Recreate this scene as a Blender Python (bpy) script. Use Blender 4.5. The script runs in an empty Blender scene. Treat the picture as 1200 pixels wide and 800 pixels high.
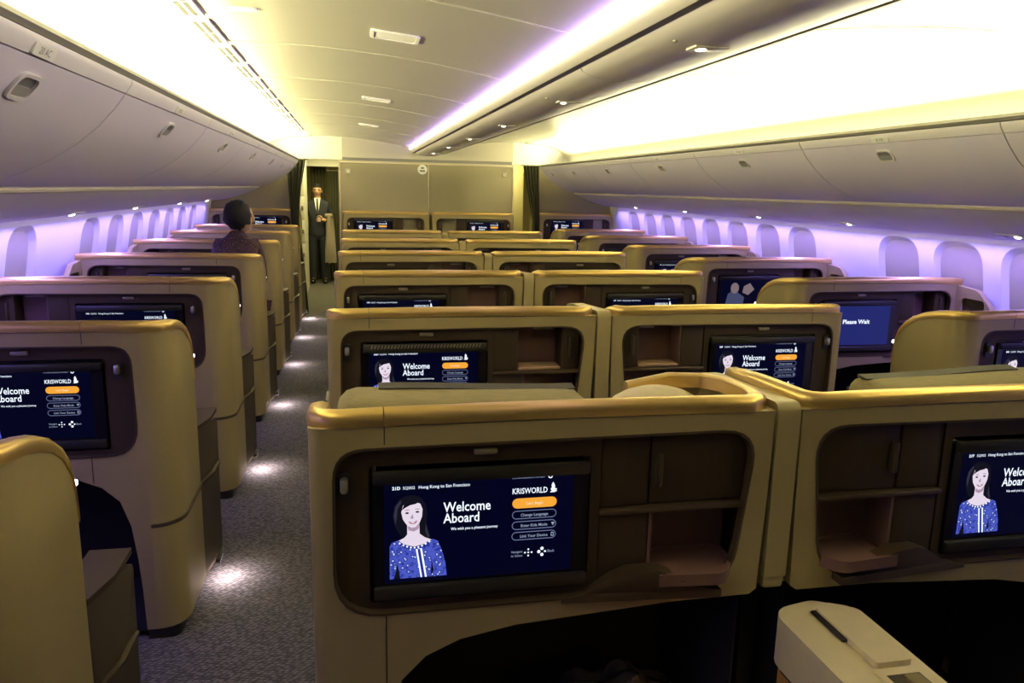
import bpy, bmesh, math, random
from mathutils import Vector, Matrix
from mathutils.geometry import tessellate_polygon
random.seed(7)
PI = math.pi
S = bpy.context.scene
COL = S.collection

# ------------------------------------------------------------------ camera
cam_d = bpy.data.cameras.new('camera'); cam = bpy.data.objects.new('camera', cam_d); COL.objects.link(cam)
cam_d.sensor_width = 36.0; cam_d.lens = 27.0; cam_d.clip_start = 0.02; cam_d.clip_end = 100
CAMROT = Matrix(((0.9792331, 0.0184639, -0.2018949), (-0.2015861, 0.1946533, -0.9599339), (0.0215754, 0.9806983, 0.1943330)))
cam.matrix_world = Matrix.Translation((0, 0, 1.67)) @ CAMROT.to_4x4()
S.camera = cam

# ------------------------------------------------------------------ world, exposure
W = bpy.data.worlds.new('world'); S.world = W; W.use_nodes = True
W.node_tree.nodes['Background'].inputs[0].default_value = (0.9, 0.85, 0.7, 1)
W.node_tree.nodes['Background'].inputs[1].default_value = 0.0
S.view_settings.view_transform = 'Standard'; S.view_settings.look = 'None'
S.view_settings.gamma = 1.0; S.view_settings.use_curve_mapping = False
S.view_settings.exposure = 0.0

# ------------------------------------------------------------------ large lights (the cabin's cove, sidewall and ceiling strips)
CC = 0.925          # cabin centre line
def area(name, loc, direction, sx, sy, energy, color, spread=180):
    l = bpy.data.lights.new(name, 'AREA'); l.shape = 'RECTANGLE'; l.size = sx; l.size_y = sy
    l.energy = energy; l.color = color; l.spread = math.radians(spread)
    o = bpy.data.objects.new(name, l); COL.objects.link(o); o.location = loc
    o.rotation_euler = Vector(direction).to_track_quat('-Z', 'Y').to_euler()
    return o
WARM = (1.0, 0.925, 0.50)
VIOLET = (0.27, 0.19, 1.0)
for sgn in (-1, 1):
    o = area('cove_light', (CC + sgn * 1.80, 5.35, 2.02), (-sgn * 0.75, 0, 1), 0.10, 9.7, 235, WARM)
    o.rotation_euler = Matrix(((0, 0, 0),) * 3).to_euler()
    d = Vector((-sgn * 0.75, 0, 1)).normalized(); z = -d; y = Vector((0, 1, 0)); x = y.cross(z)
    o.rotation_euler = Matrix((x, y, z)).transposed().to_euler()
    o = area('sidewall_light', (CC + sgn * 2.585, 5.35, 1.455), (sgn * 0.25, 0, -1), 0.03, 9.7, 105, VIOLET, 150)
    d = Vector((-sgn * 0.12, 0, -1)).normalized(); z = -d; x = y.cross(z)
    o.rotation_euler = Matrix((x, y, z)).transposed().to_euler()
o = area('ceiling_strip_light', (0.733, 5.2, 2.150), (-1, 0, 0.25), 0.03, 9.6, 27, (0.42, 0.26, 1.0), 150)
d = Vector((-1, 0, 0.75)).normalized(); z = -d; y = Vector((0, 1, 0)); x = y.cross(z)
o.rotation_euler = Matrix((x, y, z)).transposed().to_euler()
area('galley_light', (-0.35, 12.3, 2.2), (0, 0, -1), 0.7, 2.2, 60, (1.0, 0.90, 0.40))
area('galley_light', (2.35, 12.3, 2.2), (0, 0, -1), 0.5, 2.2, 50, (1.0, 0.90, 0.40))

# ------------------------------------------------------------------ materials
def nt(name):
    m = bpy.data.materials.new(name); m.use_nodes = True
    return m, m.node_tree.nodes, m.node_tree.links, m.node_tree.nodes['Principled BSDF']
def mat(name, col, rough=0.5, metal=0.0, var=0.0, scale=30.0, bump=0.0, spec=None, stretch=None, coat=0.0):
    m, n, l, b = nt(name)
    b.inputs['Base Color'].default_value = (*col, 1); b.inputs['Roughness'].default_value = rough
    b.inputs['Metallic'].default_value = metal
    if spec is not None: b.inputs['Specular IOR Level'].default_value = spec
    if coat: b.inputs['Coat Weight'].default_value = coat; b.inputs['Coat Roughness'].default_value = 0.12
    if var or bump:
        tc = n.new('ShaderNodeTexCoord'); mp = n.new('ShaderNodeMapping'); l.new(tc.outputs['Object'], mp.inputs[0])
        if stretch: mp.inputs['Scale'].default_value = stretch
        t = n.new('ShaderNodeTexNoise'); t.inputs['Scale'].default_value = scale; t.inputs['Detail'].default_value = 4
        l.new(mp.outputs[0], t.inputs['Vector'])
        if var:
            r = n.new('ShaderNodeMix'); r.data_type = 'RGBA'
            r.inputs[6].default_value = (*[c * (1 - var) for c in col], 1); r.inputs[7].default_value = (*[min(1, c * (1 + var)) for c in col], 1)
            l.new(t.outputs['Fac'], r.inputs[0]); l.new(r.outputs[2], b.inputs['Base Color'])
        if bump:
            bp = n.new('ShaderNodeBump'); bp.inputs['Strength'].default_value = bump; bp.inputs['Distance'].default_value = 0.004
            l.new(t.outputs['Fac'], bp.inputs['Height']); l.new(bp.outputs[0], b.inputs['Normal'])
    return m
def emit(name, col, st):
    m, n, l, b = nt(name)
    b.inputs['Base Color'].default_value = (0, 0, 0, 1); b.inputs['Roughness'].default_value = 0.35; b.inputs['Specular IOR Level'].default_value = 0.12
    b.inputs['Emission Color'].default_value = (*col, 1); b.inputs['Emission Strength'].default_value = st
    return m
M = {}
M['shell'] = mat('champagne_paint', (0.325, 0.262, 0.115), 0.42, 0.12, 0.05, 60, 0.03)
M['cap'] = mat('gold_trim', (0.66, 0.46, 0.15), 0.33, 0.75, 0.04, 40)
M['brown'] = mat('dark_brown_laminate', (0.043, 0.028, 0.014), 0.6, 0.0, 0.18, 14, 0.02, spec=0.25, stretch=(6, 6, 0.6))
M['mauve'] = mat('mauve_brown_lining', (0.14, 0.075, 0.060), 0.5, 0, 0.1, 20)
M['tan'] = mat('tan_nook_base', (0.38, 0.24, 0.15), 0.5, 0, 0.08, 20)
M['bronze'] = mat('bronze_plastic', (0.06, 0.040, 0.020), 0.45, 0.2, 0.06, 30)
M['black'] = mat('black_fabric', (0.006, 0.006, 0.006), 0.9, 0, 0.2, 80)
M['glass'] = mat('black_screen_glass', (0.004, 0.004, 0.006), 0.22, 0, coat=0.2)
M['bezel'] = mat('charcoal_bezel', (0.018, 0.017, 0.014), 0.38, 0.1)
M['olive'] = mat('olive_wool_fabric', (0.18, 0.145, 0.065), 0.85, 0, 0.25, 90, 0.4, stretch=(0.3, 1, 4))
M['seatfab'] = mat('grey_brown_seat_fabric', (0.05, 0.042, 0.028), 0.9, 0, 0.2, 80, 0.3)
M['cream'] = mat('cream_leather', (0.72, 0.62, 0.38), 0.5, 0, 0.05, 40, 0.08)
M['armside'] = mat('dark_bronze_arm_panel', (0.075, 0.058, 0.032), 0.45, 0.2, 0.05, 40)
M['strip_dark'] = mat('dark_headrest_edge', (0.035, 0.028, 0.022), 0.7)
M['steel'] = mat('brushed_steel', (0.55, 0.52, 0.46), 0.3, 0.9)
M['lampcover'] = mat('pale_call_plate', (0.20, 0.17, 0.11), 0.35, 0.2)
M['plinth'] = mat('black_plinth', (0.012, 0.011, 0.010), 0.5)
M['amber'] = mat('amber_console_panel', (0.45, 0.20, 0.05), 0.45)
M['bin'] = mat('grey_mauve_bin_plastic', (0.70, 0.65, 0.72), 0.42, 0, 0.02, 15)
M['binband'] = mat('white_bin_band', (0.72, 0.69, 0.67), 0.4)
M['rail'] = mat('grey_bin_rail', (0.22, 0.21, 0.18), 0.45)
M['latch'] = mat('grey_latch_recess', (0.16, 0.155, 0.15), 0.4)
M['latchpad'] = mat('grey_latch_flap', (0.30, 0.29, 0.28), 0.35)
M['psu'] = mat('service_panel_plastic', (0.66, 0.63, 0.67), 0.42, 0, 0.02, 20)
M['psutrim'] = mat('cream_panel_lip', (0.60, 0.55, 0.42), 0.45)
M['ceil'] = mat('ceiling_panel_plastic', (0.43, 0.405, 0.315), 0.38, 0, 0.02, 10)
M['seal'] = mat('pale_joint_seal', (0.85, 0.82, 0.74), 0.5)
M['cove'] = mat('white_cove_panel', (0.85, 0.83, 0.74), 0.6)
M['fair'] = mat('fairing_plastic', (0.60, 0.56, 0.50), 0.36, 0, 0.02, 12)
M['groove'] = mat('fairing_groove', (0.16, 0.15, 0.20), 0.5)
M['slot'] = mat('dark_slot', (0.012, 0.011, 0.006), 0.7)
M['wall'] = mat('sidewall_plastic', (0.82, 0.80, 0.86), 0.5, 0, 0.02, 12)
M['shade'] = mat('window_shade', (0.44, 0.40, 0.31), 0.55, 0, 0.04, 20)
M['bulk'] = mat('bulkhead_laminate', (0.26, 0.225, 0.125), 0.5, 0, 0.05, 120, stretch=(1, 1, 0.05))
M['bulkframe'] = mat('bulkhead_frame', (0.55, 0.48, 0.31), 0.45)
M['fascia'] = mat('fascia_plastic', (0.40, 0.37, 0.28), 0.45)
M['sign'] = mat('white_sign', (0.80, 0.80, 0.72), 0.4)
M['signdark'] = mat('sign_print', (0.18, 0.17, 0.14), 0.5)
M['curtain'] = mat('dark_green_curtain', (0.085, 0.082, 0.042), 0.9, 0, 0.2, 60, 0.2)
M['locker'] = mat('galley_locker', (0.62, 0.55, 0.30), 0.45)
M['lockerw'] = mat('galley_unit_white', (0.60, 0.58, 0.48), 0.4)
M['suit'] = mat('navy_suit', (0.012, 0.014, 0.022), 0.75, 0, 0.2, 60)
M['shirt'] = mat('white_shirt', (0.75, 0.75, 0.72), 0.7)
M['tie'] = mat('black_tie', (0.012, 0.012, 0.014), 0.5)
M['skin'] = mat('skin', (0.52, 0.30, 0.18), 0.5, 0, 0.05, 30)
M['hair'] = mat('black_hair', (0.004, 0.0035, 0.0035), 0.8, 0, 0.3, 200, 0.5, stretch=(1, 1, 0.2))
M['shoe'] = mat('black_shoe', (0.01, 0.01, 0.01), 0.3)
M['cloth'] = mat('grey_folded_garment', (0.22, 0.185, 0.14), 0.85, 0, 0.15, 40, 0.3)
M['lip'] = mat('lip', (0.40, 0.13, 0.10), 0.5)
M['eye'] = mat('dark_eye', (0.01, 0.008, 0.008), 0.3)
M['plasticbag'] = mat('dark_shiny_plastic', (0.05, 0.05, 0.052), 0.12, 0, 0.3, 25, 1.0, coat=0.3)
# carpet: fine woven rows
m, n, l, b = nt('carpet'); M['carpet'] = m
tc = n.new('ShaderNodeTexCoord'); mp = n.new('ShaderNodeMapping'); l.new(tc.outputs['Object'], mp.inputs[0])
vo = n.new('ShaderNodeTexVoronoi'); vo.inputs['Scale'].default_value = 85; vo.inputs['Randomness'].default_value = 0.45
mp.inputs['Scale'].default_value = (0.55, 1.0, 1.0); mp.inputs['Rotation'].default_value = (0, 0, 0.5); l.new(mp.outputs[0], vo.inputs['Vector'])
cr = n.new('ShaderNodeValToRGB'); cr.color_ramp.elements[0].position = 0.1; cr.color_ramp.elements[0].color = (0.16, 0.145, 0.125, 1)
cr.color_ramp.elements[1].position = 0.62; cr.color_ramp.elements[1].color = (0.035, 0.032, 0.028, 1)
l.new(vo.outputs['Distance'], cr.inputs[0]); l.new(cr.outputs[0], b.inputs['Base Color']); b.inputs['Roughness'].default_value = 0.95
bp = n.new('ShaderNodeBump'); bp.inputs['Strength'].default_value = 0.7; bp.inputs['Distance'].default_value = 0.004; bp.invert = True
l.new(vo.outputs['Distance'], bp.inputs['Height']); l.new(bp.outputs[0], b.inputs['Normal'])
# patterned blouse (dark batik)
def batik(name, c1, c2, c3, scale, emis=0.0):
    m, n, l, b = nt(name)
    tc = n.new('ShaderNodeTexCoord'); v = n.new('ShaderNodeTexVoronoi'); v.inputs['Scale'].default_value = scale
    l.new(tc.outputs['Object'], v.inputs['Vector'])
    cr = n.new('ShaderNodeValToRGB'); e = cr.color_ramp.elements
    e[0].position = 0.16; e[0].color = (*c1, 1); e[1].position = 0.30; e[1].color = (*c2, 1)
    k = e.new(0.62); k.color = (*c3, 1)
    l.new(v.outputs['Distance'], cr.inputs[0])
    if emis:
        b.inputs['Base Color'].default_value = (0, 0, 0, 1)
        l.new(cr.outputs[0], b.inputs['Emission Color']); b.inputs['Emission Strength'].default_value = emis
    else:
        l.new(cr.outputs[0], b.inputs['Base Color']); b.inputs['Roughness'].default_value = 0.8
    return m
M['blouse'] = batik('dark_batik_blouse', (0.22, 0.13, 0.06), (0.016, 0.010, 0.016), (0.07, 0.03, 0.05), 45)
# screen pictures: these give off light
M['s_navy'] = emit('screen_navy', (0.0008, 0.0012, 0.012), 1.0)
M['s_white'] = emit('screen_white', (0.80, 0.88, 1.0), 1.25)
M['s_dim'] = emit('screen_dim_white', (0.42, 0.50, 0.72), 0.75)
M['s_line'] = emit('screen_outline', (0.16, 0.19, 0.34), 1.0)
M['s_orange'] = emit('screen_orange', (1.0, 0.42, 0.045), 0.95)
M['s_pale'] = emit('screen_pale', (1.0, 0.8, 0.5), 1.0)
M['s_skin'] = emit('screen_skin', (0.80, 0.70, 0.82), 1.0)
M['s_shade'] = emit('screen_skin_shade', (0.42, 0.30, 0.40), 1.0)
M['s_lip'] = emit('screen_lip', (0.40, 0.12, 0.18), 1.0)
M['s_hair'] = emit('screen_hair', (0.006, 0.006, 0.012), 1.0)
M['s_hair2'] = emit('screen_hair_light', (0.03, 0.03, 0.05), 1.0)
M['s_dress'] = batik('screen_batik', (0.55, 0.66, 1.0), (0.008, 0.02, 0.26), (0.07, 0.10, 0.55), 110, 1.0)
M['s_trim'] = emit('screen_batik_trim', (0.02, 0.03, 0.28), 1.0)
M['s_trim2'] = emit('screen_batik_trim_light', (0.45, 0.55, 0.95), 1.0)
M['s_wait'] = emit('screen_wait_blue', (0.016, 0.022, 0.15), 1.0)
M['s_video1'] = emit('screen_video_grey', (0.055, 0.065, 0.13), 1.0)
M['s_video2'] = emit('screen_video_skin', (0.20, 0.15, 0.16), 1.0)
M['led_white'] = emit('led_white', (1.0, 0.97, 0.92), 14.0)
M['led_warm'] = emit('reading_lamp_warm', (1.0, 0.86, 0.66), 12.0)
M['led_red'] = emit('reading_lamp_rosy', (1.0, 0.66, 0.50), 12.0)
M['strip_em'] = emit('ceiling_strip_glow', (0.80, 0.68, 1.0), 5.0)
M['cove_em'] = emit('cove_tube_glow', WARM, 3.0)
M['side_em'] = emit('sidewall_strip_glow', (0.42, 0.30, 1.0), 5.0)
M['floor_em'] = emit('floor_lamp_glow', (1.0, 0.85, 0.98), 2.0)

# ------------------------------------------------------------------ mesh helpers
class MB:
    def __init__(s): s.v = []; s.f = []; s.mi = []
    def add(s, vs, fs, mi=0):
        o = len(s.v); s.v += [tuple(x) for x in vs]
        for f in fs: s.f.append([i + o for i in f]); s.mi.append(mi)
        return s
    def box(s, x0, x1, y0, y1, z0, z1, mi=0):
        x0, x1 = min(x0, x1), max(x0, x1); y0, y1 = min(y0, y1), max(y0, y1); z0, z1 = min(z0, z1), max(z0, z1)
        return s.add([(x0,y0,z0),(x1,y0,z0),(x1,y1,z0),(x0,y1,z0),(x0,y0,z1),(x1,y0,z1),(x1,y1,z1),(x0,y1,z1)],
              [(3,2,1,0),(4,5,6,7),(0,1,5,4),(1,2,6,5),(2,3,7,6),(3,0,4,7)], mi)
    def rbox(s, x0, x1, y0, y1, z0, z1, r, seg=2, mi=0):
        bm = bmesh.new(); bmesh.ops.create_cube(bm, size=1)
        a = Vector((min(x0,x1), min(y0,y1), min(z0,z1))); c = Vector((max(x0,x1), max(y0,y1), max(z0,z1)))
        for v in bm.verts: v.co = Vector([(a[i]+c[i])/2 + v.co[i]*(c[i]-a[i]) for i in range(3)])
        r = min(r, 0.49 * min(c - a))
        bmesh.ops.bevel(bm, geom=bm.edges[:], offset=r, segments=seg, profile=0.5, affect='EDGES')
        bm.verts.index_update()
        s.add([v.co[:] for v in bm.verts], [[v.index for v in f.verts] for f in bm.faces], mi); bm.free(); return s
    def plate(s, outer, holes, fn0, fn1, mi=0):
        # outer/holes: 2D loops (u,w); fn0/fn1 map (u,w) -> 3D for the two sides
        loops = [outer] + holes; flat = [p for lp in loops for p in lp]; n = len(flat)
        tri = tessellate_polygon([[Vector((p[0], p[1], 0)) for p in lp] for lp in loops])
        vs = [fn0(*p) for p in flat] + [fn1(*p) for p in flat]
        fs = [tuple(t) for t in tri] + [tuple(i + n for i in reversed(t)) for t in tri]
        k = 0
        for lp in loops:
            m_ = len(lp)
            for i in range(m_):
                a = k + i; b_ = k + (i + 1) % m_; fs.append((a, b_, b_ + n, a + n))
            k += m_
        return s.add(vs, fs, mi)
    def prism_y(s, prof, y0, y1, mi=0):       # closed (x,z) profile extruded along y
        return s.plate(prof, [], lambda a, b: (a, y0, b), lambda a, b: (a, y1, b), mi)
    def ribbon(s, path, zb, zt, th, mi=0):    # plan path -> standing sheet of thickness th (to the left of the path)
        n = len(path); vs = []; fs = []
        for i, (x, y) in enumerate(path):
            a = Vector(path[max(0, i-1)]); b = Vector(path[min(n-1, i+1)]); t = (b - a).normalized(); nn = Vector((-t.y, t.x))
            vs += [(x, y, zb[i]), (x, y, zt[i]), (x + nn.x*th, y + nn.y*th, zt[i]), (x + nn.x*th, y + nn.y*th, zb[i])]
        for i in range(n-1):
            a = 4*i; b = a + 4
            for k in range(4): fs.append((a+k, a+(k+1)%4, b+(k+1)%4, b+k))
        fs += [(0,1,2,3), (4*n-1,4*n-2,4*n-3,4*n-4)]
        return s.add(vs, fs, mi)
    def sweep(s, path, prof, mi=0, closed_prof=True):   # path 3D, prof (n,z): n to the left of the plan path
        n = len(path); k = len(prof); vs = []; fs = []
        for i, p in enumerate(path):
            a = Vector(path[max(0,i-1)]).xy; b = Vector(path[min(n-1,i+1)]).xy; t = (b-a).normalized(); nn = Vector((-t.y, t.x))
            for (q, z) in prof: vs.append((p[0]+nn.x*q, p[1]+nn.y*q, p[2]+z))
        for i in range(n-1):
            for j in range(k): fs.append((i*k+j, i*k+(j+1)%k, (i+1)*k+(j+1)%k, (i+1)*k+j))
        fs += [tuple(range(k)), tuple(reversed(range((n-1)*k, n*k)))]
        return s.add(vs, fs, mi)
    def tube(s, pts, r, seg=8, mi=0, radii=None):
        n = len(pts); vs = []; fs = []
        for i, p in enumerate(pts):
            a = Vector(pts[max(0,i-1)]); b = Vector(pts[min(n-1,i+1)]); t = (b-a).normalized()
            u = t.orthogonal().normalized() if abs(t.z) > 0.9 else Vector((0,0,1)).cross(t).normalized(); w = t.cross(u)
            rr = radii[i] if radii else r
            for j in range(seg):
                an = 2*PI*j/seg; vs.append(Vector(p) + u*math.cos(an)*rr + w*math.sin(an)*rr)
        for i in range(n-1):
            for j in range(seg): fs.append((i*seg+j, i*seg+(j+1)%seg, (i+1)*seg+(j+1)%seg, (i+1)*seg+j))
        fs += [tuple(reversed(range(seg))), tuple(range((n-1)*seg, n*seg))]
        return s.add(vs, fs, mi)
    def ell(s, c, r, seg=14, rings=9, mi=0, fn=None):
        vs = []; fs = []
        for i in range(rings+1):
            th = PI*i/rings
            for j in range(seg):
                ph = 2*PI*j/seg; p = Vector((math.sin(th)*math.cos(ph), math.sin(th)*math.sin(ph), math.cos(th)))
                if fn: p = fn(p)
                vs.append((c[0]+r[0]*p.x, c[1]+r[1]*p.y, c[2]+r[2]*p.z))
        for i in range(rings):
            for j in range(seg): fs.append((i*seg+j, (i+1)*seg+j, (i+1)*seg+(j+1)%seg, i*seg+(j+1)%seg))
        return s.add(vs, fs, mi)
    def xf(s, fn): s.v = [tuple(fn(Vector(p))) for p in s.v]; return s
    def mesh(s, name, mats, smooth=35):
        me = bpy.data.meshes.new(name); me.from_pydata(s.v, [], s.f)
        for m_ in (mats if isinstance(mats, (list, tuple)) else [mats]): me.materials.append(M[m_])
        for p, i in zip(me.polygons, s.mi): p.material_index = i
        bm = bmesh.new(); bm.from_mesh(me); bmesh.ops.remove_doubles(bm, verts=bm.verts, dist=1e-5)
        bmesh.ops.recalc_face_normals(bm, faces=bm.faces); bm.to_mesh(me); bm.free()
        if smooth:
            for p in me.polygons: p.use_smooth = True
            me.set_sharp_from_angle(angle=math.radians(smooth))
        me.update(); return me
    def build(s, name, mats, parent=None, smooth=35): return link(name, s.mesh(name, mats, smooth), parent)
def link(name, me, parent=None):
    o = bpy.data.objects.new(name, me); COL.objects.link(o); o.parent = parent; return o
def empty(name, loc=(0,0,0)):
    o = bpy.data.objects.new(name, None); COL.objects.link(o); o.location = loc; o.empty_display_size = 0.1; return o
def tag(o, label=None, cat=None, group=None, kind=None):
    if label: o['label'] = label
    if cat: o['category'] = cat
    if group: o['group'] = group
    if kind: o['kind'] = kind
    return o
def rloop(pts, seg=5):
    # rounded 2D loop: pts = [(u,w,r)]
    out = []; n = len(pts)
    for i in range(n):
        p = Vector(pts[i][:2]); a = Vector(pts[i-1][:2]); b = Vector(pts[(i+1) % n][:2]); r = pts[i][2]
        if r <= 0: out.append(tuple(p)); continue
        da = (a-p).normalized(); db = (b-p).normalized(); ang = da.angle(db); t = min(r/math.tan(ang/2), 0.48*min((a-p).length, (b-p).length))
        p0 = p + da*t; p1 = p + db*t
        for k in range(seg+1):
            q = k/seg; out.append(tuple(p0*(1-q)**2 + p*2*q*(1-q) + p1*q*q))
    return out
def rrect(x0, x1, z0, z1, r, seg=5): return rloop([(x0,z0,r),(x1,z0,r),(x1,z1,r),(x0,z1,r)], seg)
_tc = {}
def text_mb(txt, x, z, h, align='LEFT', y=0.0, squash=1.0, bold=0.0):
    """flat lettering: verts in the x-z plane at depth y, facing -y"""
    c = bpy.data.curves.new('t', 'FONT'); c.body = txt; c.size = h; c.align_x = align; c.resolution_u = 2; c.offset = bold
    o = bpy.data.objects.new('t', c); COL.objects.link(o)
    dg = bpy.context.evaluated_depsgraph_get(); me = bpy.data.meshes.new_from_object(o.evaluated_get(dg))
    vs = [(x + v.co.x*squash, y, z + v.co.y) for v in me.vertices]; fs = [tuple(p.vertices) for p in me.polygons]
    bpy.data.objects.remove(o); bpy.data.curves.remove(c); bpy.data.meshes.remove(me)
    return vs, fs
def interp(tab, x):
    if x <= tab[0][0]: return tab[0][1]
    for (a, b), (c, d) in zip(tab, tab[1:]):
        if x <= c: return b + (d-b)*(x-a)/(c-a)
    return tab[-1][1]

YB = 10.24      # bulkhead plane
Y0 = -1.4       # rear end of the modelled cabin
# ================================================================== SETTING
fl = MB().box(CC-2.95, CC+2.95, Y0, 17.2, -0.06, 0.0).build('floor', 'carpet', smooth=0); tag(fl, kind='structure')

# ---- ceiling: panels between pale joint seals
ceil = empty('ceiling', (0, 0, 0)); tag(ceil, kind='structure')
def curve_prof(a, b, bulge, n=10):
    out = []
    for i in range(n+1):
        t = i/n; out.append((a[0]+(b[0]-a[0])*t, a[1]+(b[1]-a[1])*t + bulge*4*t*(1-t)))
    return out
PL = curve_prof((-0.50, 2.275), (0.735, 2.165), 0.035)
PR = curve_prof((1.20, 2.165), (2.35, 2.275), 0.035)
joints = [2.56 + 1.135*k for k in range(-3, 7)]
edges = [Y0] + [j for j in joints if Y0 < j < YB] + [YB - 0.02]
for prof in (PL, PR):
    closed = prof + [(x, z + 0.03) for x, z in reversed(prof)]
    for a, b in zip(edges, edges[1:]):
        MB().prism_y(closed, a + 0.011, b - 0.011).build('ceiling_panel', 'ceil', ceil)
    for j in edges[1:-1]:
        sp = [(x, z + 0.004) for x, z in prof]
        MB().prism_y(sp + [(x, z + 0.03) for x, z in reversed(sp)], j - 0.0108, j + 0.0108).build('joint_seal', 'seal', ceil)
COVE = {}
# ---- outboard coves that the tubes wash with light
def mir(sgn, x): return CC + sgn * (x)
for sgn, nm in ((-1, 'trim_1'), (1, 'trim_2')):
    pts = [(1.412, 2.278), (1.425, 2.276), (1.52, 2.272), (1.66, 2.262), (1.80, 2.235), (1.92, 2.18), (2.0, 2.10), (2.04, 2.0)]
    cl = [(mir(sgn, x), z) for x, z in pts] + [(mir(sgn, x + 0.02), z + 0.03) for x, z in reversed(pts)]
    MBc = MB().prism_y(cl, Y0, YB + 0.3); o = MBc.build(nm, 'cove'); tag(o, kind='structure'); COVE['left' if sgn < 0 else 'right'] = o
    # cove lamp housing rail on top of the bins
# ---- side walls with window openings
WT = [(0.0, 2.79), (0.80, 2.79), (1.50, 2.665), (2.0, 2.5), (2.3, 2.2)]
def wx(z): return interp(WT, z)
def wall_side(sgn, name, wins):
    root = empty(name, (CC + sgn*2.79, 4, 0)); tag(root, kind='structure')
    inv = root.location
    f = lambda d: (lambda u, w: (CC + sgn*(wx(w) + d) - inv.x, u - inv.y, w))
    hs = [rrect(y - 0.20, y + 0.20, 0.90, 1.415, 0.15, 6) for y in wins]
    MB().plate([(Y0, 0.80), (YB + 0.3, 0.80), (YB + 0.3, 1.50), (Y0, 1.50)], hs, f(0), f(0.02)).build('window_band', 'wall', root, 30)
    MB().plate([(Y0, 0.0), (YB + 0.3, 0.0), (YB + 0.3, 0.799), (Y0, 0.799)], [], f(0), f(0.02)).build('dado_panel', 'wall', root, 0)
    MB().plate([(Y0, 1.501), (YB + 0.3, 1.501), (YB + 0.3, 2.0), (Y0, 2.0)], [], f(0), f(0.02)).build('upper_panel', 'wall', root, 0)
    return root
WIN_R = [1.36, 1.90, 2.44, 3.0, 3.53, 4.06, 4.59, 5.75, 6.29, 6.85, 7.41, 7.97, 8.53, 9.09, 9.65]
WIN_L = [1.9, 2.48, 3.05, 3.6, 4.70, 5.86, 6.46, 7.06, 7.66, 8.26, 8.86, 9.46]
wall_side(-1, 'wall_left', WIN_L); wall_side(1, 'wall_right', WIN_R)
wn = 0
for sgn, wins in ((-1, WIN_L), (1, WIN_R)):
    for y in wins:
        wn += 1
        r = empty('window_%d' % wn, (CC + sgn*wx(1.15), y, 1.15)); tag(r, kind='structure')
        rx = r.location.x
        # funnel-shaped reveal from the panel opening to the smaller pane
        n0 = rrect(-0.20, 0.20, -0.25, 0.265, 0.15, 6); n1 = rrect(-0.172, 0.172, -0.222, 0.237, 0.13, 6)
        vs = [(CC + sgn*wx(1.15 + w) - rx, u, w) for u, w in n0] + [(CC + sgn*(wx(1.15 + w) + 0.034) - rx, u, w) for u, w in n1]
        k = len(n0); MB().add(vs, [(i, (i+1) % k, k + (i+1) % k, k + i) for i in range(k)]).build('window_reveal', 'wall', r, 60)
        sh = rrect(-0.176, 0.176, -0.226, 0.241, 0.13, 6)
        MB().plate(sh, [], lambda u, w: (CC + sgn*(wx(1.15 + w) + 0.032) - rx, u, w), lambda u, w: (CC + sgn*(wx(1.15 + w) + 0.045) - rx, u, w)).build('window_shade', 'shade', r)
        MB().rbox(-0.006, 0.006, -0.05, 0.05, -0.165, -0.15, 0.004).xf(lambda p: Vector((p.x + CC + sgn*(wx(1.0) + 0.026) - rx, p.y, p.z))).build('shade_grip', 'wall', r)
# rear closing wall behind the camera and outer shells
o = MB().box(CC-2.95, CC+2.95, Y0-0.05, Y0, 0, 2.4).build('wall_back', 'curtain', smooth=0); tag(o, kind='structure')

# ---- bulkhead ahead
wf = empty('wall_front', (1.0, YB, 0)); tag(wf, kind='structure')
def wfb(x0, x1, y0, y1, z0, z1, name, m_, r=0.004):
    return MB().rbox(x0-1.0, x1-1.0, y0-YB, y1-YB, z0, z1, r).build(name, m_, wf)
wfb(-0.125, 0.983, YB, YB+0.06, 0.0, 1.955, 'bulkhead_panel', 'bulk')
wfb(1.003, 2.105, YB, YB+0.06, 0.0, 1.955, 'bulkhead_panel', 'bulk')
wfb(0.983, 1.003, YB-0.008, YB+0.06, 0.0, 1.955, 'centre_strip', 'bulkframe')
wfb(-0.150, -0.125, YB-0.012, YB+0.07, 0.0, 1.985, 'edge_post', 'bulkframe')
wfb(2.105, 2.130, YB-0.012, YB+0.07, 0.0, 1.985, 'edge_post', 'bulkframe')
wfb(-0.125, 2.105, YB-0.012, YB+0.07, 1.955, 1.985, 'top_rail', 'bulkframe')
tr = MB().prism_y([(-0.10, 2.018), (2.095, 2.018), (2.095, 2.32), (-0.10, 2.32)], YB-0.10, YB+0.06).build('trim_3', 'fascia', smooth=0); tag(tr, kind='structure')
tr = MB().box(-0.10, 2.095, YB-0.03, YB+0.06, 1.985, 2.018).build('trim_4', 'rail', smooth=0); tag(tr, kind='structure')
# cross-aisle header panels over the two aisles and end fillers beside the bins
for k, (xa, xb) in enumerate(((-0.66, -0.10), (2.095, 2.46))):
    o = MB().box(xa-0.5 if k == 0 else xa, xb+0.0 if k == 0 else xb+0.5, YB+0.28, YB+0.33, 2.0, 2.36).build('trim_%d' % (5+k), 'cove', smooth=0); tag(o, kind='structure')
for k, sgn in enumerate((-1, 1)):
    pr = [(mir(sgn, 1.60), 0), (mir(sgn, 2.79), 0), (mir(sgn, 2.79), 0.8), (mir(sgn, 2.665), 1.5), (mir(sgn, 2.3), 2.2), (mir(sgn, 2.04), 2.0), (mir(sgn, 1.60), 1.96)]
    o = MB().prism_y(pr, YB+0.32, YB+0.38).build('trim_%d' % (7+k), 'bulk', smooth=0); tag(o, kind='structure')
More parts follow.
